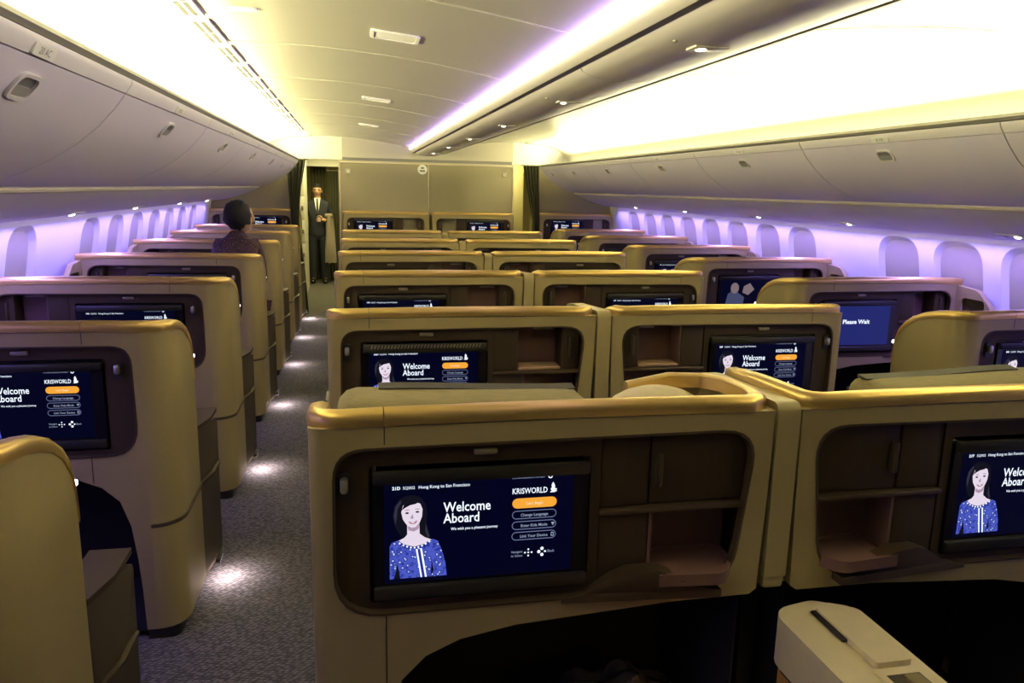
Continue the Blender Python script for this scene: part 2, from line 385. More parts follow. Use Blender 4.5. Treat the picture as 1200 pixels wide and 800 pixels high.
# galley beyond: ceiling and end wall
o = MB().box(CC-2.95, CC+2.95, YB+0.33, 17.2, 2.30, 2.36).build('trim_9', 'cove', smooth=0); tag(o, kind='structure')
o = MB().box(CC-2.95, CC+2.95, 17.1, 17.2, 0, 2.3).build('trim_10', 'locker', smooth=0); tag(o, kind='structure')
o = MB().box(CC-2.9, CC-2.8, YB+0.4, 17.1, 0, 2.3).build('trim_11', 'locker', smooth=0); tag(o, kind='structure')
o = MB().box(CC+2.8, CC+2.9, YB+0.4, 17.1, 0, 2.3).build('trim_12', 'locker', smooth=0); tag(o, kind='structure')

o = MB().box(-1.2, -0.16, 13.9, 13.96, 1.985, 2.30).build('trim_13', 'cove', smooth=0); tag(o, kind='structure')
# ================================================================== CEILING FIXTURES
# centre fairing (lowered service channel) with lamps
fr = empty('service_fairing', (0.97, 4.4, 2.1)); tag(fr, 'long lowered grey ceiling channel with centre reading lamps, right of the glowing strip', 'ceiling channel')
def frp(prof, name, m_, y0=Y0, y1=YB-0.10, smooth=50):
    return MB().prism_y([(x-0.97, z-2.1) for x, z in prof], y0-4.4, y1-4.4).build(name, m_, fr, smooth)
frp([(0.752, 2.168), (0.748, 2.150), (0.752, 2.125), (0.764, 2.106), (0.779, 2.098), (0.785, 2.12), (0.79, 2.168)], 'side_panel', 'fair')
frp([(0.779, 2.104), (0.815, 2.101), (0.815, 2.15), (0.785, 2.15)], 'groove', 'groove')
fe = [Y0] + [2.78 + 1.4*k for k in range(-2, 6) if Y0 < 2.78 + 1.4*k < YB-0.15] + [YB-0.10]
bp_ = [(0.813, 2.104), (0.820, 2.090), (0.86, 2.073), (0.91, 2.064), (0.97, 2.061), (1.03, 2.063), (1.09, 2.071), (1.14, 2.083), (1.168, 2.097), (1.168, 2.14), (0.813, 2.14)]
for a, b in zip(fe, fe[1:]): frp(bp_, 'lamp_panel', 'fair', a+0.003, b-0.003)
frp([(1.170, 2.098), (1.176, 2.090), (1.200, 2.094), (1.206, 2.104), (1.206, 2.165), (1.170, 2.165)], 'edge_rail', 'rail')
for k in range(-1, 6):
    y = 2.08 + 1.42*k
    if y > YB-0.3: continue
    h = MB().rbox(-0.050, 0.05, -0.035, 0.035, -0.0405, -0.020, 0.004).xf(lambda p: Vector((p.x, p.y + y - 4.4, p.z - 0.002))).build('lamp_recess', 'fair', fr)
    MB().ell((-0.020, y-4.4, -0.041), (0.015, 0.020, 0.006), 12, 6).build('lamp_lens', 'led_red' if k == 0 else 'led_warm', fr)
    MB().ell((-0.105, y-4.4-0.02, -0.028), (0.007, 0.010, 0.005), 8, 5).build('lamp_stud', 'steel', fr)
# glowing strip
st = MB().prism_y([(0.736, 2.166), (0.737, 2.146), (0.7455, 2.134), (0.747, 2.150), (0.747, 2.166)], Y0, YB-0.11).build('light_strip', 'strip_em')
tag(st, 'glowing violet-white light strip running along the ceiling', 'light strip')
# ceiling cover plates
for i, (x, y, lab) in enumerate(((0.18, 3.21, 'pale rectangular cover plate on the ceiling, nearest of those in the middle'), (0.18, 5.5, 'second pale rectangular cover plate along the middle of the ceiling'), (0.18, 7.8, 'farthest pale rectangular cover plate along the middle of the ceiling'), (-0.36, 3.02, 'small pale plate near the bright left edge of the ceiling'))):
    zc = interp(PL, x); sl = math.atan2(interp(PL, x+0.05)-interp(PL, x-0.05), 0.1); w, d = ((0.095, 0.075) if i < 3 else (0.05, 0.02))
    r = empty('ceiling_plate', (x, y, zc)); r.rotation_euler = (0, -sl, 0); tag(r, lab, 'ceiling plate', 'ceiling cover plates')
    MB().plate(rrect(-w, w, -d, d, 0.02), [rrect(-w+0.014, w-0.014, -d+0.014, d-0.014, 0.012)] if i < 3 else [], lambda a, b: (a, b, -0.008), lambda a, b: (a, b, -0.0005)).build('frame', 'seal', r)
    if i < 3: MB().plate(rrect(-w+0.016, w-0.016, -d+0.016, d-0.016, 0.012), [], lambda a, b: (a, b, -0.005), lambda a, b: (a, b, -0.001)).build('lens', 'cove', r)
# air vents in the left cove
y = 1.0
while y < 9.2:
    ox, oy, oz = CC - 1.475, y + 0.24, 2.268
    vf = MB().rbox(ox-0.040, ox+0.040, oy-0.245, oy+0.245, oz-0.004, oz+0.006, 0.003).build('vent_frame', 'cove', COVE['left'])
    for sx in (-0.018, 0.012):
        for q in range(2): MB().box(ox+sx-0.008, ox+sx+0.008, oy-0.225 + q*0.23, oy-0.012 + q*0.23, oz-0.0055, oz-0.0035).build('vent_slot', 'slot', vf, 0)
    y += 0.56
# cove tubes
for sgn, side in ((-1, 'left'), (1, 'right')):
    t = MB().tube([(CC + sgn*1.86, 0.5, 2.0), (CC + sgn*1.86, YB, 2.0)], 0.012, 10).build('cove_tube', 'cove_em')
    tag(t, 'long warm light tube hidden on top of the %s overhead bins' % side, 'light tube')
    t = MB().box(CC + sgn*2.59, CC + sgn*2.615, 0.5, YB-0.05, 1.466, 1.474).build('sidewall_strip', 'side_em', smooth=0)
    tag(t, 'violet light strip tucked behind the %s reading lamp panels' % side, 'light strip')

# ================================================================== OVERHEAD BINS
ORD = ['nearest', 'second', 'third', 'fourth', 'fifth', 'sixth', 'seventh', 'eighth', 'ninth', 'tenth']
door_p = [(1.585, 1.925), (1.615, 1.885), (1.665, 1.83), (1.73, 1.775), (1.80, 1.73), (1.88, 1.69), (1.96, 1.66), (2.035, 1.643)]
band_p = [(1.562, 1.968), (1.564, 1.955), (1.583, 1.928)]
def binside(sgn, seams, side):
    vis = 0
    for a, b in zip(seams, seams[1:]):
        vis += 1; yc = (a+b)/2; L = (b-a)/2
        r = empty('overhead_bin', (CC + sgn*1.8, yc, 1.64))
        tag(r, '%s closed overhead bin along the %s side, counted from the near end' % (ORD[vis-1].capitalize(), side) if vis < len(seams)-1 else 'last closed overhead bin on the %s side, its end meeting the curtain' % side, 'overhead bin', 'overhead bins on the %s side' % side)
        f = lambda pr: [(sgn*(x-1.8), z-1.64) for x, z in pr]
        inner = [(x+0.018, z+0.012) for x, z in reversed(door_p)]
        MB().prism_y(f(door_p + inner), -L+0.0035, L-0.0035).build('door', 'bin', r, 40)
        MB().prism_y(f(band_p + [(1.60, 1.935), (1.60, 1.968)]), -L+0.0035, L-0.0035).build('upper_band', 'binband', r, 40)
        MB().prism_y(f([(1.60, 1.962), (1.60, 1.935), (1.64, 1.89), (1.72, 1.81), (1.88, 1.715), (2.04, 1.668), (2.40, 1.668), (2.40, 1.965)]), -L+0.001, L-0.001).build('body', 'rail', r, 0)
        MB().prism_y(f([(1.566, 1.998), (1.560, 1.985), (1.570, 1.974), (1.70, 1.974), (1.70, 1.998)]), -L, L).build('top_rail', 'rail', r)
        # latch: oval recess with a flap on the door face
        hx, hz = 1.628, 1.869; t = Vector((0.05, -0.055)).normalized(); nn = Vector((-0.055, -0.05)).normalized()   # along door, outward
        def lp(u, v, h): return (sgn*(hx + t.x*v + nn.x*h - 1.8), u, hz + t.y*v + nn.y*h - 1.64)
        rim = MB().plate(rrect(-0.058, 0.058, -0.036, 0.036, 0.03), [rrect(-0.048, 0.048, -0.027, 0.027, 0.022)], lambda u, v: lp(u+0.04, v, 0.006), lambda u, v: lp(u+0.04, v, -0.008)).build('latch', 'binband', r)
        MB().plate(rrect(-0.048, 0.048, -0.027, 0.027, 0.022), [], lambda u, v: lp(u+0.04, v, -0.001), lambda u, v: lp(u+0.04, v, -0.008)).build('recess', 'latch', rim)
        MB().plate(rrect(-0.044, 0.044, -0.0, 0.024, 0.010), [], lambda u, v: lp(u+0.04, v, 0.003), lambda u, v: lp(u+0.04, v, -0.002)).build('flap', 'latchpad', rim)
        # row number placard on the band
        bt = Vector((0.021, -0.040)).normalized(); bn = Vector((-0.040, -0.021)).normalized()
        def bpnt(u, v, h): return (sgn*(1.573 + bt.x*v + bn.x*h - 1.8), u, 1.942 + bt.y*v + bn.y*h - 1.64)
        pl = MB().plate(rrect(-0.06, 0.06, -0.014, 0.014, 0.004, 2), [], lambda u, v: bpnt(u+0.02, v, 0.004), lambda u, v: bpnt(u+0.02, v, -0.004)).build('row_placard', 'sign', r, 0)
        rowno = '%d %s' % (23 - vis if side == 'left' else 22 - vis, 'AC' if side == 'left' else 'HK')
        vs, fs = text_mb(rowno, 0, 0, 0.024, 'CENTER')
        MB().add([bpnt(0.02 + (x if sgn < 0 else -x), -(z - 0.008), 0.0046) for x, _, z in vs], fs).build('row_number', 'signdark', pl, 0)
binside(-1, [-1.4, -0.16, 1.22, 2.60, 3.98, 5.36, 6.74, 8.12, 9.2, YB], 'left')
binside(1, [-1.4, -0.14, 1.26, 2.66, 4.06, 5.46, 6.86, 8.26, 9.3, YB], 'right')

# ================================================================== READING-LAMP PANELS UNDER THE BINS
def psuside(sgn, seams, side, lamps):
    for i, (a, b) in enumerate(zip(seams, seams[1:])):
        yc = (a+b)/2; L = (b-a)/2
        r = empty('reading_lamp_unit', (CC + sgn*2.3, yc, 1.5))
        tag(r, '%s reading-lamp panel under the %s overhead bins, counted from the near end' % (ORD[i].capitalize(), side), 'lamp panel', 'reading-lamp panels on the %s side' % side)
        f = lambda pr: [(sgn*(x-2.3), z-1.5) for x, z in pr]
        pan = [(2.065, 1.617), (2.12, 1.585), (2.22, 1.545), (2.34, 1.505), (2.46, 1.475), (2.535, 1.464), (2.545, 1.474), (2.46, 1.50), (2.22, 1.575), (2.07, 1.64)]
        MB().prism_y(f(pan), -L+0.002, L-0.002).build('panel', 'psu', r, 40)
        MB().prism_y(f([(2.040, 1.632), (2.046, 1.622), (2.062, 1.616), (2.066, 1.640), (2.040, 1.640)]), -L+0.002, L-0.002).build('upper_lip', 'psutrim', r, 0)
        for y in lamps:
            if a <= y < b:
                x0 = 2.40; z0 = 1.490; t = Vector((0.12, -0.03)).normalized(); nn = Vector((-0.03, -0.12)).normalized()
                def lp(u, v, h): return (sgn*(x0 + t.x*v + nn.x*h - 2.3), u + y - yc, z0 + t.y*v + nn.y*h - 1.5)
                hs = MB().plate(rrect(-0.05, 0.12, -0.042, 0.042, 0.035), [], lambda u, v: lp(u, v, 0.006), lambda u, v: lp(u, v, -0.01)).build('lamp_housing', 'psu', r)
                MB().ell((0, 0, 0), (1, 1, 1), 12, 6).xf(lambda p: Vector(lp(p.x*0.018, p.y*0.016, 0.007 + p.z*0.005))).build('lamp_lens', 'led_white', hs)
                MB().ell((0, 0, 0), (1, 1, 1), 8, 5).xf(lambda p: Vector(lp(0.07 + p.x*0.014, p.y*0.014, 0.006 + p.z*0.004))).build('call_button', 'latchpad', hs)
psuside(-1, [-1.4, 0.0, 1.2, 2.6, 3.95, 5.2, 6.6, 8.0, YB], 'left', [1.5, 2.9, 4.58, 5.85, 7.3, 8.62])
psuside(1, [-1.4, 0.3, 1.6, 2.95, 4.3, 5.6, 7.0, 8.4, YB], 'right', [1.9, 3.34, 4.72, 5.93, 7.4, 8.8])
# ================================================================== SEATS
# screen contents, drawn in a frame (0,0)-(0.495,-0.243) from the glass's top-left corner, facing -y
GW, GH = 0.495, 0.243
def sx(a): return a*GW
def sz(b): return -b*GH
def flat(mb, pts, y, mi): return mb.plate([(sx(a), sz(b)) for a, b in pts], [], lambda u, w: (u, y, w), lambda u, w: (u, y+0.0002, w), mi)
def ellp(cx, cy, rx, ry, n=18, rot=0.0):
    # radii in units of glass height so that circles stay round
    out = []
    for i in range(n):
        t = 2*PI*i/n; x = rx*math.cos(t); y = ry*math.sin(t); c, s_ = math.cos(rot), math.sin(rot)
        out.append((cx + (x*c - y*s_)*GH/GW, cy + x*s_ + y*c))
    return out
def lettering():
    out = []
    for nm, txt, a, b, h, al, sq, bo, mt in (('flight_number', 'SQ002', 0.133, 0.060, 0.0098, 'LEFT', 1.0, 0, 's_white'), ('route_line', 'Hong Kong to San Francisco', 0.203, 0.060, 0.0104, 'LEFT', 0.96, 0.0001, 's_white'),
            ('heading_line', 'Welcome', 0.316, 0.303, 0.033, 'LEFT', 0.82, 0.0004, 's_white'), ('heading_line', 'Aboard', 0.316, 0.413, 0.033, 'LEFT', 0.82, 0.0004, 's_white'),
            ('greeting_line', 'We wish you a pleasant journey', 0.350, 0.487, 0.0094, 'LEFT', 0.88, 0.0001, 's_white'),
            ('brand_line', 'KRISWORLD', 0.632, 0.168, 0.0195, 'LEFT', 0.755, 0.0002, 's_white'), ('member_line', 'A STAR ALLIANCE MEMBER', 0.632, 0.018, 0.0078, 'LEFT', 0.80, 0, 's_dim'),
            ('hint_line', 'Navigate', 0.688, 0.765, 0.0080, 'RIGHT', 0.95, 0, 's_dim'), ('hint_line', 'to Select', 0.688, 0.805, 0.0080, 'RIGHT', 0.95, 0, 's_dim'), ('hint_line', 'Back', 0.808, 0.778, 0.009, 'LEFT', 0.95, 0, 's_dim')):
        vs, fs = text_mb(txt, sx(a), sz(b), h, al, -0.0012, sq, bo); out.append((nm, MB().add(vs, fs).mesh(nm, [mt], 0)))
    ring = [(sx(a), sz(b)) for a, b in ellp(0.812, 0.008, 0.022, 0.022, 10)]; rin = [(sx(a), sz(b)) for a, b in ellp(0.812, 0.008, 0.012, 0.012, 10)]
    out.append(('star_icon', MB().plate(ring, [rin], lambda u, w: (u, -0.0012, w), lambda u, w: (u, -0.001, w), 0).mesh('star_icon', ['s_white'], 0)))
    mb = MB()
    for dx, dy in ((0.016, 0), (-0.016, 0), (0, 0.032), (0, -0.032), (0, 0)): flat(mb, ellp(0.716+dx, 0.768+dy, 0.009, 0.009, 8), -0.0012, 0)
    out.append(('pad_icon', mb.mesh('pad_icon', ['s_white'], 0))); mb = MB()
    for dx, dy, q in ((0.015, 0, 0.011), (-0.015, 0, 0.017), (0, 0.032, 0.017), (0, -0.032, 0.017)): flat(mb, ellp(0.782+dx, 0.768+dy, q, q, 8), -0.0012, 0)
    out.append(('pad_icon', mb.mesh('pad_icon', ['s_white'], 0)))
    return out
def bird_logo():
    mb = MB()
    pts = [(0.811, 0.170), (0.822, 0.150), (0.814, 0.142), (0.821, 0.118), (0.818, 0.098), (0.826, 0.066), (0.833, 0.092), (0.836, 0.118), (0.833, 0.130), (0.846, 0.136), (0.840, 0.148), (0.846, 0.157), (0.834, 0.170)]
    flat(mb, pts, -0.0012, 0); return mb.mesh('bird_logo', ['s_white'], 0)
def portrait():
    mb = MB()
    hair = [(0.118, 0.50), (0.098, 0.42), (0.088, 0.32), (0.096, 0.22), (0.118, 0.155), (0.150, 0.122), (0.185, 0.120), (0.216, 0.150), (0.236, 0.215), (0.242, 0.30), (0.238, 0.40), (0.250, 0.48), (0.258, 0.54), (0.236, 0.58), (0.20, 0.55), (0.15, 0.55)]
    flat(mb, hair, -0.0006, 0)
    flat(mb, [(0.100, 0.40), (0.092, 0.31), (0.100, 0.22), (0.122, 0.165), (0.128, 0.18), (0.110, 0.25), (0.106, 0.33)], -0.0007, 6)
    flat(mb, [(0.236, 0.40), (0.243, 0.47), (0.252, 0.53), (0.246, 0.55), (0.233, 0.48)], -0.0007, 6)
    neck = [(0.152, 0.40), (0.206, 0.38), (0.208, 0.50), (0.232, 0.54), (0.262, 0.565), (0.235, 0.60), (0.185, 0.625), (0.140, 0.60), (0.110, 0.56), (0.140, 0.53), (0.152, 0.50)]
    flat(mb, neck, -0.0008, 2)
    flat(mb, [(0.154, 0.425), (0.206, 0.40), (0.204, 0.45), (0.182, 0.475), (0.158, 0.46)], -0.0009, 3)
    face = [(0.126, 0.28), (0.134, 0.215), (0.155, 0.19), (0.185, 0.185), (0.211, 0.205), (0.221, 0.26), (0.219, 0.33), (0.208, 0.39), (0.190, 0.432), (0.172, 0.437), (0.150, 0.405), (0.133, 0.35)]
    flat(mb, face, -0.0010, 1)
    for ex in (0.152, 0.198): flat(mb, ellp(ex, 0.290 - (0.006 if ex > 0.17 else 0), 0.017, 0.009, 10), -0.0011, 0); flat(mb, ellp(ex, 0.262 - (0.006 if ex > 0.17 else 0), 0.024, 0.005, 8), -0.0011, 3)
    flat(mb, [(0.176, 0.30), (0.181, 0.345), (0.172, 0.348), (0.166, 0.342)], -0.0011, 3)
    flat(mb, [(0.157, 0.372), (0.178, 0.382), (0.199, 0.366), (0.192, 0.392), (0.178, 0.402), (0.165, 0.394)], -0.0011, 4)
    flat(mb, [(0.163, 0.378), (0.178, 0.385), (0.194, 0.374), (0.178, 0.392)], -0.0012, 5)
    flat(mb, [(0.128, 0.26), (0.140, 0.20), (0.175, 0.176), (0.205, 0.185), (0.192, 0.205), (0.165, 0.215), (0.142, 0.24)], -0.0011, 0)
    dress = [(0.073, 0.61), (0.084, 0.570), (0.112, 0.553), (0.130, 0.585), (0.160, 0.615), (0.190, 0.625), (0.225, 0.61), (0.250, 0.575), (0.268, 0.560), (0.292, 0.585), (0.312, 0.70), (0.325, 0.80), (0.332, 0.935), (0.300, 0.935), (0.262, 0.935), (0.118, 0.935), (0.108, 0.80), (0.090, 0.935), (0.072, 0.935)]
    flat(mb, dress, -0.0010, 7)
    band = [(0.112, 0.553), (0.130, 0.585), (0.160, 0.615), (0.190, 0.625), (0.225, 0.61), (0.250, 0.575), (0.260, 0.585), (0.238, 0.628), (0.192, 0.65), (0.150, 0.64), (0.118, 0.60)]
    flat(mb, band, -0.0011, 8)
    for i in range(9):
        t = i/8; a = 0.118 + 0.134*t; b = 0.583 + 0.052*math.sin(PI*t) ; flat(mb, ellp(a, b, 0.010, 0.010, 6), -0.0012, 5)
    flat(mb, [(0.190, 0.65), (0.218, 0.645), (0.240, 0.935), (0.212, 0.935)], -0.0011, 5)
    flat(mb, [(0.198, 0.65), (0.210, 0.65), (0.232, 0.935), (0.219, 0.935)], -0.0012, 8)
    flat(mb, [(0.108, 0.78), (0.120, 0.935), (0.094, 0.935)], -0.0012, 0); flat(mb, [(0.262, 0.77), (0.272, 0.87), (0.258, 0.935)], -0.0012, 0)
    return mb.mesh('portrait', ['s_hair', 's_skin', 's_skin', 's_shade', 's_lip', 's_white', 's_hair2', 's_dress', 's_trim'], 0)
def pill(cx, cy, w, h, n=8):
    out = []
    for i in range(n+1): t = -PI/2 + PI*i/n; out.append((sx(cx+w/2) - h*GH/2 + math.cos(t)*h*GH/2, sz(cy) + math.sin(t)*h*GH/2))
    for i in range(n+1): t = PI/2 + PI*i/n; out.append((sx(cx-w/2) + h*GH/2 + math.cos(t)*h*GH/2, sz(cy) + math.sin(t)*h*GH/2))
    return out
f0 = lambda y: (lambda u, w: (u, y, w))
def button(kind, cy, txt):
    mb = MB()
    if kind == 'fill': mb.plate(pill(0.740, cy, 0.212, 0.100), [], f0(-0.0012), f0(-0.0009), 0)
    else: mb.plate(pill(0.740, cy, 0.212, 0.084), [pill(0.740, cy, 0.206, 0.070)], f0(-0.0012), f0(-0.0009), 0)
    vs, fs = text_mb(txt, sx(0.740), sz(cy+0.016), 0.0098, 'CENTER', -0.0014, 0.95, 0.0001); mb.add(vs, fs, 1)
    if txt.startswith('Enter'): flat(mb, [(0.822, cy-0.012), (0.826, cy-0.018), (0.830, cy-0.012), (0.834, cy-0.018), (0.838, cy-0.012), (0.830, cy+0.018)], -0.0014, 1)
    if txt.startswith('Link'): mb.plate(rrect(sx(0.822), sx(0.836), sz(cy+0.02), sz(cy-0.02), 0.002, 2), [rrect(sx(0.825), sx(0.833), sz(cy+0.012), sz(cy-0.012), 0.001, 2)], f0(-0.0014), f0(-0.0012), 1)
    return mb.mesh('button', ['s_orange', 's_pale'] if kind == 'fill' else ['s_line', 's_dim'], 0)
SM = dict(lettering=lettering(), logo=bird_logo(), portrait=portrait(),
          b1=button('fill', 0.264, "Let's Begin"), b2=button('line', 0.380, 'Change Language'), b3=button('line', 0.487, 'Enter Kids Mode'), b4=button('line', 0.594, 'Link Your Device'))
SM['display'] = MB().plate(rrect(sx(0.050), sx(0.925), sz(0.975), sz(-0.018), 0.002, 2), [], f0(-0.0004), f0(0.0), 0).mesh('display', ['s_navy'], 0)
SM['wait_display'] = MB().plate(rrect(sx(0.050), sx(0.925), sz(0.975), sz(-0.018), 0.002, 2), [], f0(-0.0004), f0(0.0), 0).mesh('display', ['s_wait'], 0)
vs, fs = text_mb('Please Wait', sx(0.47), sz(0.44), 0.036, 'CENTER', -0.0012, 1.05, 0.0009); SM['wait'] = MB().add(vs, fs).mesh('lettering', ['s_white'], 0)
mbv = MB(); flat(mbv, [(0.10, 0.95), (0.16, 0.45), (0.26, 0.28), (0.34, 0.42), (0.44, 0.55), (0.40, 0.95)], -0.0008, 0); flat(mbv, ellp(0.27, 0.26, 0.14, 0.17), -0.0010, 1); flat(mbv, [(0.42, 0.20), (0.52, 0.10), (0.60, 0.30), (0.50, 0.48), (0.40, 0.40)], -0.0010, 1); flat(mbv, ellp(0.53, 0.82, 0.06, 0.03, 10), -0.0011, 2)
SM['video'] = mbv.mesh('picture', ['s_video1', 's_video2', 's_white'], 0)

GEO = {'centre': dict(Wd=1.085, r=0.030, op=(0.045, 1.047), mon=(0.134, 0.629), split=0.785, cab=(0.785, 1.035), hook=0.074, lamp=(0.357, 0.411)),
       'window': dict(Wd=1.150, r=0.100, op=(0.118, 1.095), mon=(0.222, 0.717), split=0.860, cab=(0.860, 1.075), hook=0.172, lamp=(0.445, 0.500))}
WING = [(0.0, 1.165), (0.08, 1.158), (0.15, 1.148), (0.22, 1.130), (0.28, 1.105), (0.33, 1.072), (0.365, 1.032), (0.385, 0.975), (0.39, 0.90)]
def seat_parts(kind, s, opened, bulk=False, vent=False, pads=False):
    """list of (name, mesh, [(child, mesh)]) in seat space: x = s*u from the aisle edge, y forward, z up"""
    G = GEO[kind]; Wd = G['Wd']; r = G['r']; o0, o1 = G['op']; m0, m1 = G['mon']; P = []
    dz = 0.155 if bulk else 0.0
    def X(mb): return mb.xf(lambda p: Vector((s*p.x, p.y, p.z + dz)))
    def XF(mb): return mb.xf(lambda p: Vector((s*p.x, p.y, p.z)))
    fb = 0.05 if not bulk else 0.0
    # --- shell: pierced back panel, rounded aisle corner and side wing
    outer = [(r, 1.165), (Wd, 1.165), (Wd-0.004, 0.95), (Wd-0.012, 0.705), (Wd-0.03, 0.692), (Wd-0.25, 0.690), (0.66, 0.680), (0.46, 0.668), (0.33, 0.645), (0.25, 0.610), (0.195, 0.555), (0.165, 0.46), (0.150, 0.33), (0.142, 0.2), (0.138, fb), (r, fb)]
    hole = rloop([(o0, 0.722, 0.11), (o0+0.005, 1.118, 0.07), (o1, 1.124, 0.085), (o1-0.045, 0.722, 0.11)], 6)
    sh = MB().plate(outer, [hole], lambda u, w: (u, 0.0, w), lambda u, w: (u, 0.030, w))
    arc = [(r - r*math.sin(a), r - r*math.cos(a)) for a in [PI/2*i/6 for i in range(7)]]     # from (r,0) to (0,r)
    wd = [d for d in (0.15, 0.22, 0.28, 0.33, 0.365, 0.385, 0.39)]
    path = arc + [(0.0, d) for d in wd]
    zt = [interp(WING, p[1]) for p in path]
    sh.ribbon([(p[0], p[1]) for p in reversed(path)], [fb]*len(path), list(reversed(zt)), -0.03 if False else 0.03)
    if kind == 'centre':
        ip = [(Wd, 0.0302), (Wd, 0.08), (Wd-0.012, 0.17), (Wd-0.05, 0.24), (Wd-0.12, 0.285), (Wd-0.21, 0.30)]
        if pads and s < 0: ip = [(Wd, 0.0302), (Wd, 0.12), (Wd, 0.24), (Wd-0.004, 0.34), (Wd-0.02, 0.43), (Wd-0.06, 0.50)]
        elif pads: ip = [(Wd, 0.0302), (Wd, 0.10), (Wd-0.015, 0.20), (Wd-0.06, 0.27), (Wd-0.15, 0.31), (Wd-0.27, 0.315)]
        hz = ([1.165, 1.165, 1.165, 1.163, 1.158, 1.135] if s > 0 else [1.165, 1.165, 1.16, 1.15, 1.135, 1.12]) if pads else [1.165, 1.155, 1.13, 1.10, 1.08, 1.07]
        sh.ribbon(ip, [0.70]*6, hz, 0.026)
    P.append(('shell', X(sh).mesh('shell', 'shell', 30), []))
    # --- gold cap rail over the top edge
    cp = [(*ip[q], hz[q]) for q in (5, 4, 3, 2, 1)] + [(Wd-0.008, 0.045, 1.165), (Wd-0.03, 0.014, 1.165), (Wd-0.065, 0.0, 1.165)] if kind == 'centre' else [(Wd, 0.0, 1.160), (Wd-0.1, 0.0, 1.163)]
    ap = [(p[0], p[1], interp(WING, p[1])) for p in path]
    if kind == 'centre':
        R2 = 0.075; ap = [(R2 - R2*math.sin(a), (R2 - R2*math.cos(a))*0.85, 0) for a in [PI/2*i/7 for i in range(8)]] + [(0, d, 0) for d in wd]
        ap = [(a, b, interp(WING, b)) for a, b, c in ap]
    prof = [(0.003, 0.0), (0.0045, 0.012), (0.003, 0.026), (-0.004, 0.033), (-0.024, 0.036), (-0.040, 0.031), (-0.042, 0.0)]
    mid = [(Wd*q, 0.0, 1.165 + 0.004*math.sin(PI*q)) for q in ((0.85, 0.7, 0.55, 0.4, 0.25, 0.148) if kind == 'centre' else (0.85, 0.7, 0.55, 0.4, 0.239))]
    segs = cp + mid
    # three lengths with fine seams between them
    c1 = MB().sweep(segs, prof); P.append(('cap_rail', X(c1).mesh('cap_rail', 'cap', 50), []))
    sm = mid[-1]
    c2 = MB().sweep([(sm[0]-0.002, 0, sm[2]), ((sm[0]+ap[0][0])/2, 0.0, 1.166)] + [(a, b, c) for a, b, c in ap], prof); P.append(('cap_rail', X(c2).mesh('cap_rail', 'cap', 50), []))
    us = sm[0]
    seam = MB().box(us-0.0012, us+0.0012, -0.0006, 0.004, 1.125, 1.164)
    zb_ = 0.640 if kind == 'centre' else 0.66
    if kind == 'window': seam.box(us-0.0012, us+0.0012, -0.0006, 0.004, 0.628, 0.721)
    else: seam.box(us-0.0012, us+0.0012, -0.0006, 0.004, 0.50, 0.721)
    P.append(('seam_line', X(seam).mesh('seam_line', 'plinth', 0), []))
    hc = (sum(p[0] for p in hole)/len(hole), 0.922); hin = [(hc[0]+(a-hc[0])*0.988, hc[1]+(b-hc[1])*0.972) for a, b in hole]
    P.append(('opening_lip', X(MB().plate(hole, [hin], lambda u, w: (u, -0.003, w), lambda u, w: (u, 0.020, w))).mesh('opening_lip', 'bronze'), []))
    # --- brown surround inside the opening (flush panel round the monitor, deep box behind the cabinet)
    sp = G['split']; sf = m1 + 0.03
    br = MB().plate([(o0-0.012, 0.706), (sf, 0.706), (sf, 1.135), (o0-0.012, 1.135)], [rrect(m0-0.008, m1+0.006, 0.745, 1.070, 0.01)], lambda u, w: (u, 0.018, w), lambda u, w: (u, 0.034, w))
    br.box(o0-0.012, o1+0.012, 0.150, 0.156, 0.70, 1.14).box(m0-0.02, m1+0.018, 0.075, 0.08, 0.73, 1.08)
    br.box(sf, o1+0.012, 0.030, 0.150, 1.128, 1.136).box(sf, o1+0.012, 0.030, 0.150, 0.706, 0.716).box(o1+0.004, o1+0.012, 0.030, 0.150, 0.71, 1.13)
    br.box(sf-0.006, sf, 0.020, 0.150, 0.71, 1.13)
    P.append(('surround', X(br).mesh('surround', 'brown', 30), []))
    # --- storage cabinet: fixed panel, sliding door with handle, ledge, lower nook and tray
    zl = 0.925
    P.append(('fixed_panel', X(MB().rbox(sf+0.001, sp-0.004 if not opened else sf+0.10, 0.022, 0.040, zl+0.012, 1.127, 0.004)).mesh('fixed_panel', 'brown'), []))
    if not opened:
        hd = X(MB().rbox(sp+0.012, sp+0.026, 0.004, 0.030, 0.985, 1.068, 0.006)).mesh('handle', 'bronze')
        P.append(('cabinet_door', X(MB().rbox(sp, sp+0.245, 0.026, 0.042, zl+0.012, 1.122, 0.004)).mesh('cabinet_door', 'brown'), [('handle', hd)]))
    else:
        hd = X(MB().rbox(o1-0.072, o1-0.060, 0.012, 0.040, 0.99, 1.075, 0.005)).mesh('handle', 'bronze')
        P.append(('cabinet_door', X(MB().rbox(o1-0.098, o1-0.022, 0.030, 0.140, zl+0.012, 1.122, 0.006)).mesh('cabinet_door', 'brown'), [('handle', hd)]))
        P.append(('nook_lining', X(MB().box(sf+0.10, o1-0.10, 0.128, 0.148, zl+0.01, 1.128).box(sf+0.098, sf+0.106, 0.03, 0.148, zl+0.01, 1.128)).mesh('nook_lining', 'mauve', 0), []))
        P.append(('nook_base', X(MB().rbox(sf+0.107, o1-0.100, 0.030, 0.127, zl+0.010, zl+0.022, 0.004)).mesh('nook_base', 'tan'), []))
        P.append(('notice', X(MB().box(o1-0.20, o1-0.112, 0.1262, 0.1275, 1.088, 1.094)).mesh('notice', 'sign', 0), []))
